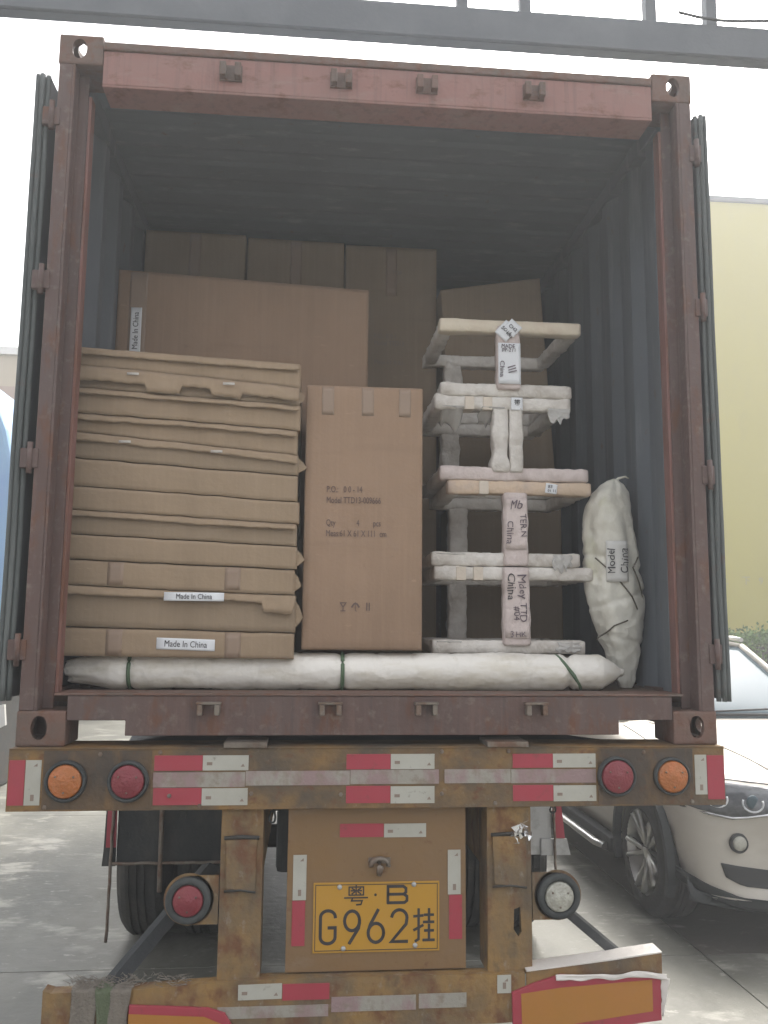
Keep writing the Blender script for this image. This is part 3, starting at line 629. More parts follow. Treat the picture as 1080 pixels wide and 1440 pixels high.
    if i == 2:
        sheet('paper_wrap', .558, .650, 2.03, 2.245, 'foam_pink', seed=6)
        put_text('handwriting', 'Mb', .05, .60, yt, 2.215, 'marker', e, xs=.8, shear=.3); put_text('handwriting', 'China', .042, .575, yt, 2.10, 'marker', e, rot=R(92)); put_text('handwriting', 'TER.N', .036, .632, yt, 2.13, 'marker', e, rot=R(88))
        sheet('paper_label', .735, .785, 2.27, 2.312, 'paper', YF-.035, R(-8)); put_text('handwriting', '83', .02, .755, YF-.038, 2.30, 'ink', e); put_text('handwriting', '01 11', .016, .762, YF-.038, 2.281, 'ink', e)
    if i == 3:
        sheet('paper_wrap', .552, .655, 1.665, 1.952, 'foam_pink', seed=9)
        put_text('handwriting', 'China', .046, .578, yt, 1.875, 'ink', e, rot=R(92)); put_text('handwriting', 'Mdey', .046, .625, yt, 1.875, 'marker', e, rot=R(86))
        put_text('handwriting', 'TTD', .04, .628, yt, 1.77, 'marker', e, rot=R(90)); put_text('handwriting', '#04', .036, .60, yt, 1.765, 'marker', e, rot=R(90))
        put_text('handwriting', '3 HK', .03, .605, yt-.002, 1.68, 'marker', e)

# ------------------------------------------------------------------ wrapped roll on the floor
e = empty('wrapped_roll', (-.07, .385, 1.461), 'long white plastic wrapped roll lying across the container sill tied with green straps', 'wrapped roll')
X0, X1 = -1.155, 1.02
def rollr(x):
    t = (x-X0)/(X1-X0); r = .0715 + .006*nz(x*3.1, 2.2)+.003*nz(x*11, 4)
    r *= min(1, (.55 + 6*t))*1.0 if t < .075 else 1
    if t > .955: r *= max(.12, (1-t)/.045)**.75
    for xs, dp in ((-.925, .16), (-.115, .10), (.79, .22)):
        r *= 1-dp*math.exp(-((x-xs)/.016)**2)
    for xs in (-.76, -.62, -.44, -.28, .02, .16, .32, .50, .62): r *= 1-.04*math.exp(-((x-xs)/.008)**2)
    return r
b = MB(); nseg = 260; nr = 40; rings = []
for i in range(nseg+1):
    x = X0+(X1-X0)*i/nseg; r = rollr(x); ring = []
    for k in range(nr):
        a = 2*math.pi*k/nr; endf = max(0, 1-(x-X0)/.14)+max(0, 1-(X1-x)/.12)
        rr = r*(1+.05*nz(x*7, math.cos(a)*1.6, math.sin(a)*1.6)-.05*max(0, abs(nz(x*5+9, math.cos(a)*2.2, math.sin(a)*2.2))-.25)+.25*endf*nz(x*10, math.cos(a)*3, math.sin(a)*3)+.022*nz(x*38, math.cos(a)*4, math.sin(a)*4))
        fx = x+.05*endf*nz(math.cos(a)*2, math.sin(a)*2, 3) if i in range(0, 12) else x
        ring.append(b.bm.verts.new((fx, .385+rr*math.cos(a)*.92, 1.461+.072+rr*math.sin(a))))
    rings.append(ring)
for i in range(nseg):
    for k in range(nr): q = b.bm.faces.new([rings[i][k], rings[i][(k+1) % nr], rings[i+1][(k+1) % nr], rings[i+1][k]]); q.smooth = True
b.bm.faces.new(rings[0]); b.bm.faces.new(rings[-1][::-1]); bmesh.ops.recalc_face_normals(b.bm, faces=b.bm.faces)
b.build('plastic_wrap', 'plastic_roll', e)
for xs, tl in ((-.925, 0), (-.115, 0), (.79, -.05)):
    r = rollr(xs)+(.004 if tl == 0 else .010); b = MB(); pts = [(xs+tl*math.sin(a), .385+r*math.cos(a)*.92, 1.533+r*math.sin(a)) for a in [2*math.pi*k/28 for k in range(29)]]
    b.tube(pts, .0075, 6, flat=(1, 1)); b.build('strap', 'green_strap', e)

# ------------------------------------------------------------------ upright wrapped bundle
e = empty('wrapped_bundle', (1.04, .48, 1.461), 'cream plastic wrapped bundle standing against the right container wall tied with thin rope', 'wrapped bundle')
ctr = [(1.462, 1.085, .025), (1.50, 1.085, .042), (1.60, 1.075, .072), (1.70, 1.060, .100), (1.80, 1.048, .117), (1.9, 1.04, .121), (2.05, 1.028, .118), (2.15, 1.022, .116), (2.22, 1.024, .108), (2.28, 1.035, .086), (2.32, 1.045, .056), (2.34, 1.05, .030), (2.35, 1.06, .012)]
def bund(z):
    for (a, b_) in zip(ctr, ctr[1:]):
        if a[0] <= z <= b_[0]:
            t = (z-a[0])/(b_[0]-a[0]); t = t*t*(3-2*t)*.5+t*.5; return a[1]+(b_[1]-a[1])*t, a[2]+(b_[2]-a[2])*t
    return ctr[-1][1:]
b = MB(); rings = []; NZ = 110; NR = 48
for i in range(NZ+1):
    z = 1.462+(2.35-1.462)*i/NZ; xc, r = bund(z); ring = []
    for k in range(NR):
        a = 2*math.pi*k/NR; cz = nz(math.cos(a)*2.2+z*1.5, math.sin(a)*2.2, z*2.5)
        fold = .06*abs(nz(math.cos(a)*1.7+4, math.sin(a)*1.7+z*1.2, z*3.2)); rr = r*(1+.13*cz)-fold*r*2.2+.006*nz(a*3, z*22)
        for zz, tl in ((1.83, .30), (1.66, -.25), (1.98, -.3)): rr *= 1-.07*math.exp(-((z-zz-tl*math.cos(a)*r)/.012)**2)
        ring.append(b.bm.verts.new((min(1.165, xc+rr*math.cos(a)), .53+rr*math.sin(a)*.95, z)))
    rings.append(ring)
for i in range(NZ):
    for k in range(NR): q = b.bm.faces.new([rings[i][k], rings[i][(k+1) % NR], rings[i+1][(k+1) % NR], rings[i+1][k]]); q.smooth = True
b.bm.faces.new(rings[0]); b.bm.faces.new(rings[-1]); bmesh.ops.recalc_face_normals(b.bm, faces=b.bm.faces)
bag = b.build('plastic_wrap', 'plastic_bag', e)
b = MB(); b.tube([(1.055, .53, 2.335), (1.075, .52, 2.352), (1.10, .51, 2.358), (1.115, .505, 2.35)], [.014, .012, .009, .004], 8, flat=(1, .5)); b.build('tied_corner', 'plastic_bag', e)
def rope(pts):
    out = []
    for j in range(len(pts)-1):
        for t in range(8):
            u = t/8; x = pts[j][0]+(pts[j+1][0]-pts[j][0])*u; z = pts[j][1]+(pts[j+1][1]-pts[j][1])*u
            xc, r = bund(z); d = max(-.97, min(.97, (x-xc)/r)); out.append((x, .53-r*math.sqrt(1-d*d)*.95-.004, z))
    b = MB(); b.tube(out, .0032, 6); b.build('rope', 'rope', e)
rope([(1.135, 2.02), (1.09, 1.96), (1.12, 1.90), (1.155, 1.80)]); rope([(.94, 2.0), (1.02, 1.91), (1.08, 1.84), (1.11, 1.78)]); rope([(.955, 1.66), (1.01, 1.72), (1.07, 1.745)])
b = MB()
def lab(u, v):
    x = .975+.09*u; z = 1.90+.17*v; xc, r = bund(z); d = max(-.97, min(.97, (x-xc)/r)); return (x, .53-r*math.sqrt(1-d*d)*.95*.98-.010, z)
b.grid(lab, 8, 8); b.build('white_label', 'label_dull', e, solid=.0006)
put_text('handwriting', 'China', .046, 1.045, .395, 1.985, 'ink', e, rot=R(-90)); put_text('handwriting', 'Model', .042, .993, .405, 1.985, 'ink', e, rot=R(-90))

# ------------------------------------------------------------------ trailer
t = empty('container_trailer', (0, 0, 0), 'ochre painted skeletal container trailer carrying the red container', 'trailer')
BY = -.03
b = MB(); b.box(-1.225, 1.225, BY, BY+.01, 1.098, 1.296); b.box(-1.225, 1.225, BY-.004, .16, 1.2965, 1.2995+.0); b.box(-1.225, 1.225, BY+.011, .16, 1.098, 1.106); b.box(-1.225, -1.217, BY+.011, .16, 1.107, 1.296); b.box(1.217, 1.225, BY+.011, .16, 1.107, 1.296)
b.build('rear_beam', 'ochre', t, bevel=.0015)
b = MB(); b.prism([(-.86, .161), (-.60, .55), (.60, .55), (.86, .161)], 'z', 1.285, 1.297); b.build('gusset_plate', 'steel_dark', t)
for xa_, xb_ in ((-1.112, -.762), (.765, 1.108)):
    b = MB(); b.box(xa_, xb_, BY-.003, BY-.0004, 1.104, 1.292, bev=.0008); b.build('lamp_panel', 'beam_grimy', t)
for x in (-.454, .445): b = MB(); b.box(x-.072, x+.072, BY-.012, .1, 1.3, 1.318, bev=.002); b.build('top_pad', 'steel_worn', t)
def tape(x0, x1, z0, z1, m_, y=BY, sk=0.0):
    b = MB(); b.prism([(x0, z0), (x1, z0+sk), (x1, z1+sk), (x0, z1)], 'y', y-.0025, y-.0003); o = b.build('reflective_tape', m_, t)
    if m_ == 'tape_white' :
        q = MB(); xm = x0+(x1-x0)*.14; zm = z0+(z1-z0)*.45; hh = .006
        if x1-x0 > z1-z0:
            q.box(xm-.008, xm+.010, y-.0035, y-.0026, zm-.005, zm+.005)
            q.prism([(x1-.026, z0+.012), (x1-.012, z0+.012), (x1-.018, z0+.022)], 'y', y-.0035, y-.0026)
        else:
            q.box((x0+x1)/2-.005, (x0+x1)/2+.006, y-.0035, y-.0026, z0+.014, z0+.034); q.prism([((x0+x1)/2, z1-.02), ((x0+x1)/2+.013, z1-.02), ((x0+x1)/2+.012, z1-.010)], 'y', y-.0035, y-.0026)
        tag(q.build('tape_mark', 'ink_faded', o), kind='stuff')
    return o
for (a, m1, m2, b_, c_) in ((-.753, -.594, -.442, 1.226, 1.275), (-.112, .039, .190, 1.227, 1.277), (.463, .605, .757, 1.229, 1.276)):
    tape(a, m1-.0005, b_, c_, 'tape_red'); tape(m1+.0005, m2, b_, c_, 'tape_white')
    tape(a, m1-.0005, b_-.111, c_-.105, 'tape_red'); tape(m1+.0005, m2, b_-.113, c_-.107, 'tape_white')
for (a, b_, z0, z1) in ((-.755, -.452, 1.172, 1.220), (-.450, -.10, 1.176, 1.223), (-.098, .205, 1.178, 1.225), (.225, .455, 1.179, 1.225), (.457, .757, 1.178, 1.224)):
    tape(a, b_, z0, z1, 'tape_old')
tape(-1.221, -1.170, 1.118, 1.262, 'tape_red'); tape(-1.168, -1.118, 1.118, 1.262, 'tape_white')
tape(1.115, 1.158, 1.135, 1.270, 'tape_white'); tape(1.160, 1.221, 1.118, 1.268, 'tape_red')
def lamp(x, z, lens, R0=.054, R1=.067, y=BY-.003, name='tail_lamp', deep=.0):
    hsg = MB(); hsg.lathe([(R1, 0), (R1, -.018), (R1-.004, -.024), (R0+.004, -.024), (R0+.001, -.010), (R0-.01, -.008)], (x, y, z)); o = hsg.build(name, 'rubber', t)
    ln = MB(); ln.lathe([(R0+.0005, -.0095), (R0, -.020), (R0*.93, -.025)]+[(R0*(.9-.08*q), -.026-.0012*q+(.0012 if q % 2 else 0)) for q in range(11)]+[(R0*.04, -.036)], (x, y, z), n=36); ln.build('lens', lens, o)
    sc = MB()
    for k in range(3): a = k*2.1+.5; sc.lathe([(.0035, -.030), (.0032, -.034), (.001, -.035)], (x+R0*.62*math.cos(a), y, z+R0*.62*math.sin(a)), n=8)
    sc.build('screw', 'steel_worn', o); return o
lamp(-1.035, 1.196, 'lens_amber'); lamp(-.834, 1.194, 'lens_red'); lamp(.828, 1.200, 'lens_red', .056, .067); lamp(1.026, 1.199, 'lens_amber', .054, .064)
# number plate panel
PY = .018
b = MB(); b.box(-.305, .306, PY, PY+.01, .562, 1.097); b.box(-.305, -.297, PY+.011, .10, .562, 1.097); b.box(.298, .306, PY+.011, .10, .562, 1.097)
b.build('plate_panel', 'ochre_panel', t, bevel=.001)
tape(-.129, .021, .994, 1.038, 'tape_red', PY); tape(.023, .168, .992, 1.037, 'tape_white', PY)
tape(-.285, -.240, .792, .938, 'tape_white', PY); tape(-.286, -.242, .646, .790, 'tape_red', PY); tape(.244, .288, .802, .948, 'tape_white', PY); tape(.248, .293, .657, .800, 'tape_red', PY)
b = MB(); PX0, PX1, PZ0, PZ1 = -.215, .214, .622, .847
b.box(PX0, PX1, PY-.004, PY-.0003, PZ0, PZ1, bev=.0012)
pl_ = b.build('number_plate', 'plate_yellow', t)
b = MB(); yp = PY-.0041
for (xa, xb, za, zb) in ((PX0+.006, PX1-.006, PZ0+.006, PZ0+.0085), (PX0+.006, PX1-.006, PZ1-.0085, PZ1-.006)): b.box(xa, xb, yp-.0006, yp, za, zb)
for (xa, xb) in ((PX0+.006, PX0+.0085), (PX1-.0085, PX1-.006)): b.box(xa, xb, yp-.0006, yp, PZ0+.0086, PZ1-.0086)
def glyph(x0, x1, z0, z1, strokes, wd, lift0=.0008):
    for k, s_ in enumerate(strokes):
        stroke(b, [(x0+(x1-x0)*p[0], z0+(z1-z0)*p[1]) for p in s_], wd, yp, lift0+.0001*k)
def arc(cx_, cy_, rx, ry, a0, a1, n=12): return [(cx_+rx*math.cos(R(a0+(a1-a0)*i/n)), cy_+ry*math.sin(R(a0+(a1-a0)*i/n))) for i in range(n+1)]
w_ = .0105; za, zb = .652, .757
glyph(-.190, -.140, za, zb, [[(1, .80)]+arc(.5, .80, .5, .2, 0, 180)[1:]+arc(.5, .2, .5, .2, 180, 360)+[(1, .48), (.55, .48)]], w_)
glyph(-.111, -.056, za, zb, [arc(.5, .68, .46, .30, 0, 360, 20), [(.96, .62), (.9, .45), (.35, 0)]], w_)
glyph(-.031, .026, za, zb, [arc(.5, .30, .46, .29, 0, 360, 20), [(.05, .36), (.16, .55), (.62, 1.0)]], w_)
glyph(.048, .106, za, zb, [arc(.5, .74, .45, .25, 170, -15)+[(.9, .55), (.04, .02), (.96, .02)]], w_)
glyph(.127, .193, za, zb, [[(.0, .78), (.46, .80)], [(.24, 1.0), (.24, .08), (.08, .02)], [(.0, .36), (.46, .50)],
                             [(.55, .82), (1.0, .82)], [(.78, 1.0), (.78, .62)], [(.50, .60), (1.02, .60)], [(.56, .34), (1.0, .34)], [(.78, .52), (.78, .08)], [(.48, .05), (1.04, .05)]], .0085)
glyph(-.106, -.036, .778, .832, [[(.16, .52), (.16, 1.0), (.86, 1.0), (.86, .52), (.16, .52)], [(.5, 1.14), (.5, .56)], [(.25, .78), (.77, .78)], [(.3, .92), (.42, .84)], [(.72, .92), (.6, .84)], [(.3, .6), (.44, .72)], [(.72, .6), (.58, .72)],
                                   [(-.06, .36), (1.06, .36)], [(.34, .36), (.28, .18), (.80, .18), (.74, -.04), (.52, -.06)]], .0045)
glyph(.034, .104, .778, .832, [[(.05, .02), (.05, 1.0), (.80, 1.0), (.93, .88), (.93, .64), (.82, .53), (.06, .53)], [(.82, .53), (.98, .40), (.98, .14), (.86, .02), (.05, .02)]], .0095)
b.lathe([(.0045, 0), (.0045, -.0009), (.003, -.001)], (-.005, yp, .806), n=12)
b.build('plate_characters', 'ink', pl_)
for (x, z) in ((-.127, .833), (.126, .838), (-.112, .636), (.131, .641)):
    b = MB(); b.lathe([(.0085, 0), (.008, -.004), (.003, -.006)], (x, yp-.001, z), n=10); b.build('screw', 'silverpaint', pl_)
b = MB(); b.tube([(-.035+.043+.03*math.cos(a), PY-.012, .905+.02*math.sin(a)) for a in [math.pi*(-.1+1.2*k/12) for k in range(13)]], .008, 8)
b.tube([(.006, PY-.004, .915), (.010, PY-.020, .90), (.006, PY-.016, .872)], [.011, .012, .009], 8); b.box(-.03, .045, PY-.006, PY-.0004, .908, .926); b.build('plate_lamp', 'steel_worn', t)
for (x, z) in ((-.735, 1.285), (-.43, 1.150), (-.13, 1.145), (.215, 1.285), (.215, 1.145), (.448, 1.285), (-.60, 1.112), (.40, 1.112), (-1.10, 1.112), (1.10, 1.112), (-.93, 1.28), (.93, 1.28), (-.70, 1.145)):
    b = MB(); b.lathe([(.0075, 0), (.007, -.005), (.002, -.006)], (x, BY-.003, z), n=6, smooth=False); b.build('bolt', 'steel_worn', t)
for (x, z0_, ln_) in ((-.66, 1.098, .05), (.62, 1.098, .04), (-.36, 1.098, .07)):
    b = MB(); b.tube([(x+.01*math.sin(k*.7), .03, z0_-ln_*math.sin(k/9*math.pi)*.8-.001) if 0 < k < 9 else (x+.06*(k > 0)*1.0, .03, z0_+.002) for k in range(10)], .004, 5); b.build('wire', 'rubber', t)
# support posts
for sx, (xa, xb) in ((-1, (-.528, -.388)), (1, (.378, .532))):
    b = MB(); b.box(xa, xb, .0, .012, .546, 1.096); b.box(xa, xa+.01, .0125, .14, .546, 1.096); b.box(xb-.01, xb, .0125, .14, .546, 1.096)
    po = b.build('support_post', 'ochre_dirty', t, bevel=.002)
    xc = (xa+xb)/2; zt2 = .998
    b = MB(); b.prism([(xa+.016, zt2), (xb-.018, zt2), (xb-.022, .83), (xa+.022, .84)], 'y', -.014, -.0005); b.build('patch_plate', 'ochre_dirty', po, bevel=.003)
    b = MB(); b.tube([(xa+.012, -.010, zt2+.004), (xc, -.012, zt2+.008), (xb-.012, -.010, zt2+.004)], .0065, 8); b.build('weld_bead', 'steel_dark', po); b = MB(); b.tube([(xa+.016, -.012, .832), (xc, -.012, .836), (xb-.02, -.012, .828)], .004, 6); b.build('weld_bead', 'steel_dark', po)
    if sx > 0:
        cb_ = MB(); cb_.prism([(.470, .755), (.492, .762), (.496, .68), (.484, .665), (.468, .69)], 'y', -.02, .03)
        cu = cb_.build('cut', 'steel_dark'); boolean(po, [cu]); po.data.materials.clear(); po.data.materials.append(M['ochre_dirty'])
        b = MB(); rr = random.Random(5)
        for k in range(26):
            c = Vector((.49+rr.gauss(0, .012), -.018+rr.gauss(0, .006), 1.012+rr.gauss(0, .012)))
            b.bm.faces.new([b.bm.verts.new(c+Vector((rr.gauss(0, .012), rr.gauss(0, .008), rr.gauss(0, .012)))) for _ in range(3)])
        f_ = b.build('crumpled_foil', 'foil', solid=.0006); tag(f_, 'crumpled scrap of silver foil caught on the right trailer support post', 'foil scrap')
# side lamps on brackets
for sx, x, z, ln, xi in ((-1, -.628, .806, 'lens_red', -.531), (1, .624, .798, 'lens_clear', .535)):
    b = MB(); b.box(min(x, xi), max(x, xi), .0, .008, z-.08, z+.075); b.lathe([(.082, 0), (.082, .008)], (x, .0, z)); b.build('lamp_bracket', 'ochre_dirty', t)
    lamp(x, z, ln, .050, .074, y=-.0005, name='side_lamp')
# diagonal struts (flat bars) down to the guard ends
for (p0, p1, wd) in (((-.60, .42, .80), (-.87, .035, .535), .044), ((.56, .42, .79), (.86, .035, .575), .036)):
    b = MB(); b.tube([p0, p1], wd, 4, flat=(1, .35)); b.build('strut', 'flap', t)
# underrun guard
def guard(pts_top, hgt, y0=-.02, d=.055, m_='ochre_dirty', lip=.006):
    b = MB()
    n = len(pts_top)
    def sec(p): x, z = p; return [(x, y0, z-hgt), (x, y0, z), (x, y0+d, z+lip*0), (x, y0+d, z-.008), (x, y0+.008, z-.008), (x, y0+.008, z-hgt)]
    rings = [[b.bm.verts.new(q) for q in sec(p)] for p in pts_top]
    for i in range(n-1):
        for k in range(6): b.bm.faces.new([rings[i][k], rings[i][(k+1) % 6], rings[i+1][(k+1) % 6], rings[i+1][k]])
    b.bm.faces.new(rings[0]); b.bm.faces.new(rings[-1][::-1]); bmesh.ops.recalc_face_normals(b.bm, faces=b.bm.faces)
    return b.build('underrun_guard', m_, t)
guard([(-1.076, .540), (-1.05, .532), (-.8, .536), (-.56, .548), (-.36, .557), (.0, .556), (.40, .555), (.50, .558)], .155)
guard([(.505, .561), (.62, .572), (.8, .590), (.977, .610)], .16, y0=-.022, d=.075)
b = MB(); A_ = [(.505, .561), (.62, .572), (.8, .590), (.977, .610)]
for p, q in zip(A_, A_[1:]): pass
b.prism([(x, z+.0006) for x, z in A_]+[(x, z+.005) for x, z in A_[::-1]], 'y', -.026, .056); b.build('guard_lip', 'film', t)
tape(-.455, -.313, .496, .543, 'tape_white', -.0205, sk=.002); tape(-.311, -.157, .492, .542, 'tape_red', -.0205); tape(-.52, -.16, .440, .476, 'tape_old', -.0205); tape(-.15, .13, .452, .498, 'tape_old', -.0205); tape(.14, .30, .455, .50, 'tape_old', -.0205); tape(.405, .452, .495, .552, 'tape_white', -.0205)
def marker_board(pts_o, pts_i, nm_label):
    b = MB(); b.prism(pts_o, 'y', -.036, -.024); o = b.build('marker_board', 'tape_red', t, bevel=.0012); o['label'] = nm_label
    b = MB(); b.prism(pts_i, 'y', -.0375, -.0362); b.build('orange_field', 'board_orange', o)
marker_board([(-.80, .495), (-.55, .480), (-.495, .462), (-.455, .40), (-.455, .34), (-.80, .34)], [(-.80, .470), (-.56, .455), (-.50, .43), (-.50, .36), (-.80, .36)], 'red and orange marker board, scuffed, left end')
marker_board([(.452, .500), (.53, .528), (.62, .553), (.70, .545), (.965, .542), (.965, .40), (.455, .352)], [(.482, .497), (.62, .513), (.935, .530), (.935, .430), (.485, .378)], 'red and orange marker board, wrapped in torn film, right end')
b = MB()
def film(u, v):
    x = .60+.385*u; zt3 = .556-.010*u+.010*nz(x*9, 1)+.012*math.exp(-((u-.75)/.15)**2); return (x, -.0405-.006*nz(x*20, v*3)-.004*v, zt3-.016*v*(1+.6*nz(x*14, 3)))
b.grid(film, 50, 4); b.build('torn_film', 'film', t, solid=.0008)
b = MB(); b.grid(lambda u, v: (.966+.028*v*(1-u)+.004*nz(u*6, v*4), -.036-.01*v, .535-.12*u+.01*nz(u*5, 7)), 14, 5); b.build('torn_film', 'film', t, solid=.0008)
# frayed sacking over the guard
for k, (xa, xb, m_, l_) in enumerate(((-.985, -.905, 'frayed', .16), (-.905, -.858, 'strap_green', .17), (-.862, -.80, 'frayed', .15))):
    def cl(u, v):
        x = xa+(xb-xa)*u; s_ = v*(.075+l_); yb = .05
        if s_ < .075: y, z = yb-s_, .541+.004*nz(x*30, s_*20)
        else: y, z = -.026-.006*abs(nz(x*40, s_*9))-.002*k, .541-(s_-.075)
        return (x+.010*nz(s_*14, k*3.0, x*8), y, z + .006*nz(x*60, k))
    b = MB(); b.grid(cl, 16, 34); b.build('sacking_strip', m_, t, solid=.002)
b = MB(); rr = random.Random(8)
for k in range(260):
    x = rr.uniform(-1.0, -.62) if k % 3 else rr.uniform(-.98, -.80); y = rr.uniform(-.03, .05); z = .545+rr.uniform(0, .012); a = rr.uniform(0, 6.28); l_ = rr.uniform(.01, .035)
    c = Vector((x, y, z)); d = Vector((math.cos(a)*l_, math.sin(a)*l_*.6, rr.uniform(-.004, .018))); n_ = Vector((0, .0008, .0012))
    b.bm.faces.new([b.bm.verts.new(c-n_), b.bm.verts.new(c+d-n_*.4), b.bm.verts.new(c+d+n_*.4), b.bm.verts.new(c+n_)])
tag(b.build('frayed_threads', 'frayed', t), kind='stuff')
# chassis
for x in (-.45, .45): MB().box(x-.06, x+.06, .16, 9, .86, 1.284).build('main_beam', 'ochre_dirty', t)
for y in (.9, 1.5, 2.6, 3.6): MB().box(-.38, .38, y, y+.1, .9, 1.2).build('cross_member', 'steel_dark', t)
b = MB(); b.tube([(-.9, 2.15, .5), (.9, 2.15, .5)], .065, 12); b.build('axle', 'steel_dark', t)
b = MB(); b.box(-.38, .38, 1.2, 1.9, .55, .85, bev=.03); b.build('spare_box', 'flap', t)
def big_wheel(x0, y, z, sx):
    b = MB(); W = .27; pr = [(.28, 0), (.40, -.0), (.455, .01), (.485, .035), (.5, .06)]
    full = [(r, a) for r, a in pr]
    for g in (.085, .125, .165): full += [(.5, g-.008), (.488, g-.006), (.488, g+.006), (.5, g+.008)]
    full += [(r, W-a) for r, a in pr[::-1]]
    full += [(.28, W*.5), full[0]]; b.lathe(full, (x0, y, z), 'x', 48, smooth=False, cap=False); w_o = b.build('wheel', 'tyre', t)
    b = MB(); xo = x0+(W if sx > 0 else 0); b.lathe([(.28, xo-x0-.03*sx), (.2, xo-x0-.08*sx), (.09, xo-x0-.02*sx), (.02, xo-x0-.02*sx)], (x0, y, z), 'x', 24); b.build('rim', 'steel_worn', w_o)
for y in (2.15, 3.45, 4.75):
    for sx, x0 in ((-1, -1.22), (-1, -.91), (1, .80), (1, .49)): big_wheel(x0, y, .5, sx)
# mudguards, flaps and cage rods behind the wheels
for sx, yy in ((-1, 1.5), (1, 1.56)):
    X_ = 1.222 if sx < 0 else 1.10
    b = MB(); pts = []
    for k in range(7):
        a = R(135-k*22.5+0); pts.append((2.15+.60*math.cos(a), .5+.60*math.sin(a)))
    inner = [(2.15+(p[0]-2.15)*.985, .5+(p[1]-.5)*.985) for p in pts]
    b.prism(pts+inner[::-1], 'x', *( (-1.23, -.60) if sx < 0 else (.60, 1.04))); b.build('mudguard', 'flap', t)
b = MB(); b.box(-1.175, -.63, 1.50, 1.512, .53, 1.05, bev=.003); b.build('mud_flap', 'flap', t)
b = MB(); b.prism([(-1.228, .90), (-1.18, .90), (-1.176, .52), (-1.242, .52), (-1.236, .60)], 'y', 1.49, 1.50); b.build('flap_edge', 'flap', t)
b = MB(); b.prism([(-1.222, .90), (-1.178, .90), (-1.176, .61), (-1.224, .61)], 'y', 1.482, 1.489); b.build('reflective_tape', 'tape_red', t)
b = MB(); b.box(.66, 1.060, 1.60, 1.612, .516, .80, bev=.003); b.build('mud_flap', 'silverpaint', t)
b = MB(); b.prism([(1.062, .78), (1.112, .78), (1.130, .60), (1.076, .60)], 'y', 1.59, 1.60); b.build('reflective_tape', 'tape_red', t)
b = MB(); b.prism([(1.0, .598), (1.140, .598), (1.158, .516), (1.0, .516)], 'y', 1.588, 1.598); b.build('flap_edge', 'silverpaint', t)
for (pa_, pb_, r_) in (((-.957, 1.475, 1.05), (-.955, 1.475, .40), .012), ((-1.19, 1.475, .535), (-.62, 1.475, .535), .008), ((-1.19, 1.475, 1.05), (-1.20, 1.475, .17), .008), ((1.068, 1.575, .8), (1.072, 1.575, .38), .007)):
    b = MB(); P0, P1 = Vector(pa_), Vector(pb_); n_ = 16
    b.tube([P0.lerp(P1, i/n_)+Vector((.004*nz(i*.8, r_*900), 0, .004*nz(i*.9, 3))) for i in range(n_+1)], r_, 6); b.build('cage_rod', 'steel_worn', t)

# ------------------------------------------------------------------ white SUV
CXC, CF = 2.715, 1.36         # centre line x, front end y
car = empty('parked_suv', (CXC, CF+2.3, 0), 'white SUV parked facing the camera beside the trailer', 'car')
st = [ # t, half width, z bottom, z shoulder, z top edge, z top centre
 (0.00, .40, .30, .50, .58, .60), (0.03, .60, .24, .58, .70, .73), (0.10, .74, .21, .68, .80, .83), (0.22, .84, .20, .76, .86, .905), (.45, .905, .21, .84, .93, .975), (.85, .935, .22, .92, .985, 1.035),
 (1.20, .938, .24, .96, 1.02, 1.07), (1.55, .94, .24, .985, 1.05, 1.10), (2.2, .94, .24, 1.0, 1.06, 1.08), (3.2, .94, .24, 1.02, 1.08, 1.09), (4.0, .93, .25, 1.04, 1.10, 1.11), (4.4, .89, .30, 1.03, 1.09, 1.10), (4.6, .80, .38, .98, 1.05, 1.06), (4.65, .6, .46, .9, .98, .99)]
b = MB(); rings = []
for (tt, wd, zb3, zs, ze, zc) in st:
    zm = (zb3+zs)/2
    half = [(0, zb3), (wd*.72, zb3), (wd*.95, zb3+.06), (wd*.985, zm-.08), (wd*1.0, zm+.08), (wd*.985, zs), (wd*.90, ze), (wd*.55, ze+(zc-ze)*.75), (0, zc)]
    pts = half+[(-x, z) for x, z in half[-2:0:-1]]
    # the nose is rounded in plan: points near the side sit further back
    ring = []
    for x, z in pts:
        back = 0
        if tt < .5: back = (abs(x)/max(wd, .01))**3*.20*(1-tt/.5)
        ring.append(b.bm.verts.new((CXC+x, CF+tt+back, z)))
    rings.append(ring)
n_ = len(rings[0])
for i in range(len(rings)-1):
    for k in range(n_): q = b.bm.faces.new([rings[i][k], rings[i][(k+1) % n_], rings[i+1][(k+1) % n_], rings[i+1][k]]); q.smooth = True
b.bm.faces.new(rings[0]); b.bm.faces.new(rings[-1]); bmesh.ops.recalc_face_normals(b.bm, faces=b.bm.faces)
body = b.build('body', 'carwhite', car, sub=2)
L = root_loc(car); cs = []
def ccut(fn):
    c = MB(); fn(c); return c.build('cut', 'carblack')
for yy in (CF+.86, CF+3.67):
    for s_ in (-1, 1):
        cs.append(ccut(lambda c: c.lathe([(.415, -.3), (.415, .12)] if s_ > 0 else [(.415, -.12), (.415, .3)], (CXC+s_*.94, yy, .37), 'x', 40)))
boolean(body, cs)
for p_ in body.data.polygons: p_.use_smooth = True
body.data.materials.clear(); body.data.materials.append(M['carwhite'])
def surf_y(x, z):   # first hit of the car body along +Y
    dg = bpy.context.evaluated_depsgraph_get()
    ok, loc, nrm, idx = body.ray_cast(Vector((x, CF-2, z))-L, Vector((0, 1, 0)))
    return (loc+L).y if ok else None
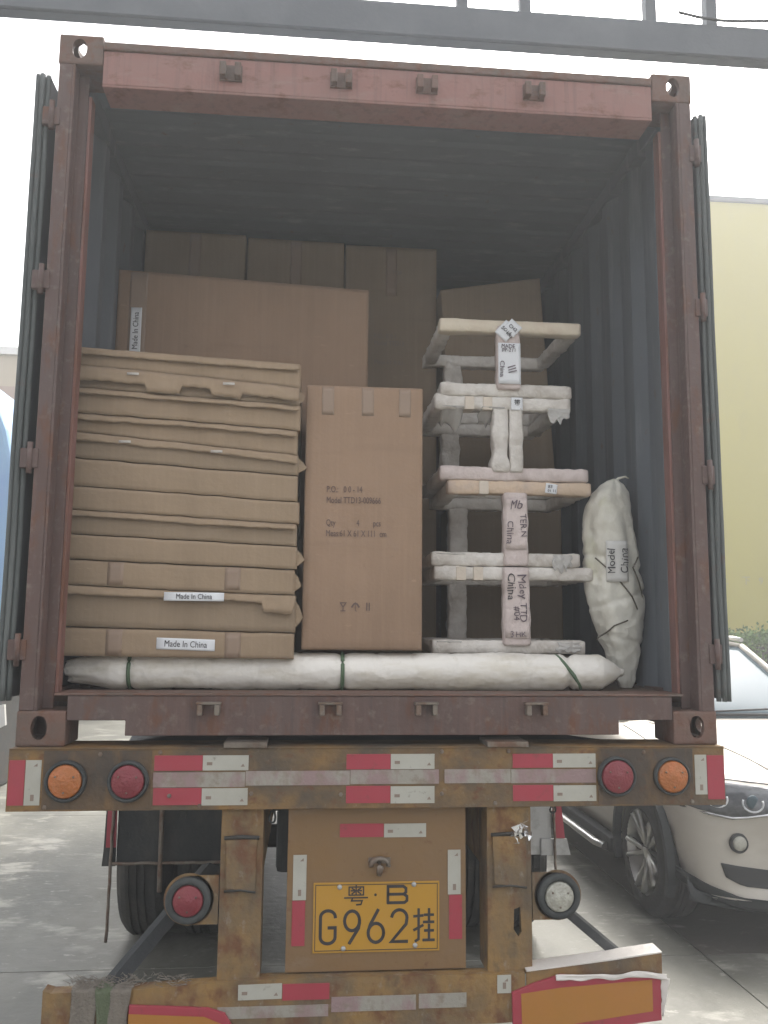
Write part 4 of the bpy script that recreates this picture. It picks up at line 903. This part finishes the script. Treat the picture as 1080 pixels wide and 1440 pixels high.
def surf_patch(name, poly, m_, parent, out=.004, thick=.012, n=14, flip=False):
    """patch of the car's front skin inside poly (x,z) pushed outwards by out"""
    xs = [p[0] for p in poly]; zs = [p[1] for p in poly]
    def ins(x, z):
        c = False; j = len(poly)-1
        for i in range(len(poly)):
            if (poly[i][1] > z) != (poly[j][1] > z) and x < (poly[j][0]-poly[i][0])*(z-poly[i][1])/(poly[j][1]-poly[i][1])+poly[i][0]: c = not c
            j = i
        return c
    bm = bmesh.new(); 
    # fan of rows between left and right border, per height
    rows = []
    z0, z1 = min(zs)+1e-4, max(zs)-1e-4
    for i in range(n+1):
        z = z0+(z1-z0)*i/n; cr = []
        for a in range(len(poly)):
            p, q = poly[a], poly[(a+1) % len(poly)]
            if (p[1]-z)*(q[1]-z) < 0: cr.append(p[0]+(q[0]-p[0])*(z-p[1])/(q[1]-p[1]))
        cr.sort()
        if len(cr) < 2: continue
        row = []
        for k in range(17):
            x = cr[0]+(cr[-1]-cr[0])*k/16; y = surf_y(x, z)
            if y is None: y = CF+.3
            row.append(bm.verts.new((x, y-out, z)))
        rows.append(row)
    for i in range(len(rows)-1):
        for k in range(16): f = bm.faces.new([rows[i][k], rows[i][k+1], rows[i+1][k+1], rows[i+1][k]]); f.smooth = True
    mb = MB(); mb.bm.free(); mb.bm = bm; return mb.build(name, m_, parent, solid=thick if not flip else 0)
for s_ in (-1, 1):
    X = lambda d: CXC+s_*d
    hl = surf_patch('headlight', [(X(.36), .755), (X(.66), .700), (X(.86), .735), (X(.89), .872), (X(.80), .880), (X(.42), .850)], 'lamp_inner', car, .004, .006)
    for (dx, zz) in ((.725, .79), (.565, .780)):
        y = surf_y(X(dx), zz)
        b = MB(); b.tube([(X(dx)+.047*math.cos(a), y-.012+.25*abs(0)+(surf_y(X(dx)+.047*math.cos(a), zz)-y), zz+.045*math.sin(a)) for a in [R(160+220*k/16) for k in range(17)]], .0055, 6); b.build('light_ring', 'paper', hl)
        b = MB(); b.lathe([(.036, .0), (.034, -.003), (.02, -.006)], (X(dx), y-.008, zz+.006), n=24); b.build('projector', 'carglass', hl)
    surf_patch('headlight_cover', [(X(.355), .772), (X(.70), .730), (X(.865), .772), (X(.892), .874), (X(.80), .880), (X(.42), .85)], 'carglassclear', hl, .020, .002) if False else None
    b = MB(); ys = [(X(d), surf_y(X(d), z)-.006, z) for d, z in ((.36, .748), (.5, .725), (.60, .702), (.66, .694), (.76, .706), (.865, .728))]; b.tube(ys, .008, 6); b.build('headlight_trim', 'chrome', hl)
    y = surf_y(X(.63), .585)
    b = MB(); b.lathe([(.052, .01), (.052, -.006), (.046, -.010), (.040, -.008)], (X(.63), y-.004, .565), n=28); fo = b.build('fog_lamp', 'carblack', car)
    b = MB(); b.lathe([(.040, -.002), (.036, -.014), (.02, -.019), (.004, -.02)], (X(.63), y-.006, .565), n=28); b.build('lens', 'lens_clear', fo)
    v = surf_patch('air_vent', [(X(.72), .455), (X(.44), .425), (X(.40), .395), (X(.46), .335), (X(.62), .345), (X(.70), .385)], 'carblack', car, .003, .006)
    surf_patch('lower_trim', [(X(.90), .40), (X(.78), .335), (X(.62), .285), (X(.2), .275), (X(.2), .21), (X(.62), .20), (X(.88), .25)], 'rubber', car, .006, .01)
    b = MB(); ys = [(X(.50+.04*k), surf_y(X(.50+.04*k), .322)-.008, .322) for k in range(1)]
    # wheels
    for yy in (CF+.86, CF+3.67):
        xo = CXC+s_*.925
        b = MB(); W = .24; pr = [(.245, 0), (.275, -.004), (.32, 0), (.35, .02), (.365, .05)]; full = list(pr)
        for g in (.09, .12, .15): full += [(.366, g-.006), (.358, g-.004), (.358, g+.004), (.366, g+.006)]
        full += [(r, W-a) for r, a in pr[::-1]]
        full = [(r, -s_*a) for r, a in full]
        full.append((.245, -s_*W*.5)); full.append(full[0]); b.lathe(full, (xo, yy, .366), 'x', 56, cap=False); wo_ = b.build('wheel', 'tyre', car)
        rm = MB()
        rm.lathe([(.247, -s_*.0), (.243, -s_*.012), (.236, -s_*.02), (.228, -s_*.12), (.20, -s_*.13)], (xo, yy, .366), 'x', 48, cap=False)
        for k in range(10):
            a = 2*math.pi*k/10 + (.11 if k % 2 else -.11)+.2; a2 = 2*math.pi*(k//2)/5+.31+.2
            ca, sa = math.cos(a), math.sin(a); cb2, sb2 = math.cos(a*.5+a2*.5), math.sin(a*.5+a2*.5)
            a_in = a
            rm.tube([(xo-s_*.045, yy+.04*math.cos(a), .366+.04*math.sin(a)), (xo-s_*.025, yy+.13*ca, .366+.13*sa), (xo-s_*.010, yy+.238*math.cos(a*1.0), .366+.238*math.sin(a))], [.020, .017, .022], 6, flat=(1, .8))
        rm.lathe([(.055, -s_*.06), (.055, -s_*.035), (.04, -s_*.028), (.01, -s_*.026)], (xo, yy, .366), 'x', 24)
        rm.build('rim', 'alloy', wo_)
        b = MB(); b.lathe([(.17, -s_*.10), (.17, -s_*.085), (.05, -s_*.08)], (xo, yy, .366), 'x', 30); b.build('brake_disc', 'steel_worn', wo_)
        b = MB(); r1, r2 = .398, .435
        arc_ = [(yy+r1*math.cos(R(a)), .37+r1*math.sin(R(a))) for a in range(-20, 201, 10)]+[(yy+r2*math.cos(R(a)), .37+r2*math.sin(R(a))) for a in range(200, -21, -10)]
        xa_, xb_ = (CXC+s_*.945, CXC+s_*.90); b.prism(arc_, 'x', min(xa_, xb_), max(xa_, xb_)); b.build('arch_trim', 'rubber', car)
    b = MB(); xa_, xb_ = sorted((CXC+s_*.952, CXC+s_*.88)); b.box(xa_, xb_, CF+1.33, CF+3.2, .235, .335, bev=.02); b.build('side_skirt', 'rubber', car)
    b = MB(); b.tube([(CXC+s_*.965, CF+1.38, .27), (CXC+s_*1.0, CF+1.48, .275), (CXC+s_*1.0, CF+3.05, .275), (CXC+s_*.965, CF+3.15, .27)], .032, 12, flat=(1, .7)); b.build('side_step', 'alloy', car)
    b = MB(); xm = CXC+s_*1.02; b.lathe([(.02, -.07), (.07, -.06), (.085, 0), (.08, .05), (.03, .07)], (xm, CF+1.75, 1.14), 'x', 16); b.build('mirror', 'carwhite', car)
b = MB(); b.box(CXC-.72, CXC+.72, CF+.9, CF+4.2, .26, .62); b.build('underbody', 'carblack', car)
for s_ in (-1, 1):
    b = MB(); pts = [(CXC+s_*d, surf_y(CXC+s_*d, z)-.002, z) for d, z in ((.30, .862), (.42, .868), (.55, .876), (.68, .884), (.78, .890), (.86, .896))]; b.tube(pts, .004, 6); b.build('bonnet_seam', 'carblack', car)
    b = MB(); pts = []
    for k in range(12):
        tt = .5+1.0*k/11; dx = .82-.04*k/11
        ok, loc, nr_, ix = body.ray_cast(Vector((CXC+s_*dx, CF+tt, 3))-L, Vector((0, 0, -1))); 
        if ok: pts.append(loc+L+Vector((0, 0, .001)))
    b.tube(pts, .0035, 5); b.build('bonnet_seam', 'carblack', car)
    b = MB(); pts = []
    for k in range(12):
        tt = .3+1.15*k/11; dx = .36+.24*k/11
        ok, loc, nr_, ix = body.ray_cast(Vector((CXC+s_*dx, CF+tt, 3))-L, Vector((0, 0, -1))); 
        if ok: pts.append(loc+L+Vector((0, 0, .0)))
    b.tube(pts, .016, 8, flat=(1, .5)); b.build('bonnet_crease', 'carwhite', car)
g_ = surf_patch('grille', [(CXC-.30, .62), (CXC+.30, .62), (CXC+.27, .82), (CXC-.27, .82)], 'carblack', car, .006, .01)
b = MB(); y = surf_y(CXC, .42)-.012; b.box(CXC-.26, CXC+.26, y-.004, y, .36, .48); b.build('number_plate', 'tape_white', car)
# cabin: roof, windscreen, side windows and pillars
def cab(u, s):  # u across -1..1, s along roof line 0 cowl .. 1 roof front
    y = CF+1.50+(2.36-1.50)*s; z = 1.085+(1.585-1.085)*s**.92
    hw_ = .74+(.585-.74)*s; bow = .13*(1-s*.4)
    return Vector((CXC+u*hw_, y+bow*(u*u)-.02, z-.03*u*u*s-.02*u*u*(1-s)))
b = MB(); b.grid(lambda u, v: cab((u-.5)*2*.93, v), 20, 12); b.build('windscreen', 'carglass', car, solid=.006)
for s_ in (-1, 1):
    b = MB(); b.tube([cab(s_*.985, v/8) for v in range(9)], .034, 8); b.build('windscreen_pillar', 'carwhite', car)
    b = MB()
    def side(u, v):
        y = CF+1.62+(4.25-1.62)*u; yt = CF+2.5+(3.95-2.5)*u; return (CXC+s_*((.79)*(1-v)+.60*v+.02*math.sin(v*3.1)), y*(1-v)+yt*v, 1.08*(1-v)+(1.565+.03*math.sin(u*3.1))*v)
    b.grid(side, 12, 6); b.build('side_window', 'carglass', car, solid=.006)
b = MB()
def roof_(u, v):
    x = (u-.5)*2; y = CF+2.34+(4.15-2.34)*v; z = 1.592+.065*math.sin(min(1, v*1.3+.12)*math.pi/2)-.03*v*v; return (CXC+x*.60, y+.08*x*x*(1-v), z-.045*abs(x)**3)
b.grid(roof_, 20, 12); b.build('roof', 'carwhite', car, solid=.04)
for s_ in (-1, 1):
    b = MB(); b.tube([(CXC+s_*.60, CF+2.45+.2*k, 1.615+.04*math.sin(k/8*3.1)) for k in range(9)], .018, 8); b.build('roof_rail', 'alloy', car)
b = MB(); b.grid(lambda u, v: (CXC+(u-.5)*1.2, CF+4.1+.45*(1-v), 1.08+.52*v), 8, 4); b.build('rear_window', 'carglass', car, solid=.006)
b = MB(); b.tube([cab(-.8+1.6*k/12, .02)+Vector((0, -.03, .015)) for k in range(13)], .010, 6); b.tube([cab(-.2+1.0*k/8, .03)+Vector((0, -.035, .03+.004*k)) for k in range(9)], .008, 6); b.build('wiper', 'carblack', car)

# ------------------------------------------------------------------ added veil for lens glare
hm = bpy.data.materials.new('glare_haze'); hm.use_nodes = True; n = hm.node_tree.nodes
n.remove(n['Principled BSDF']); pv = n.new('ShaderNodeVolumePrincipled'); pv.inputs['Density'].default_value = GLARE_HAZE; pv.inputs['Color'].default_value = (.95, .965, .98, 1); pv.inputs['Anisotropy'].default_value = 0.3
hm.node_tree.links.new(pv.outputs[0], n['Material Output'].inputs['Volume']); M['glare_haze'] = hm
hz = MB(); hz.box(-160, 160, -32, 402, -1.2, 14); tag(hz.build('glare_haze', 'glare_haze'), kind='stuff')  # scattering volume added to imitate lens glare over the container opening
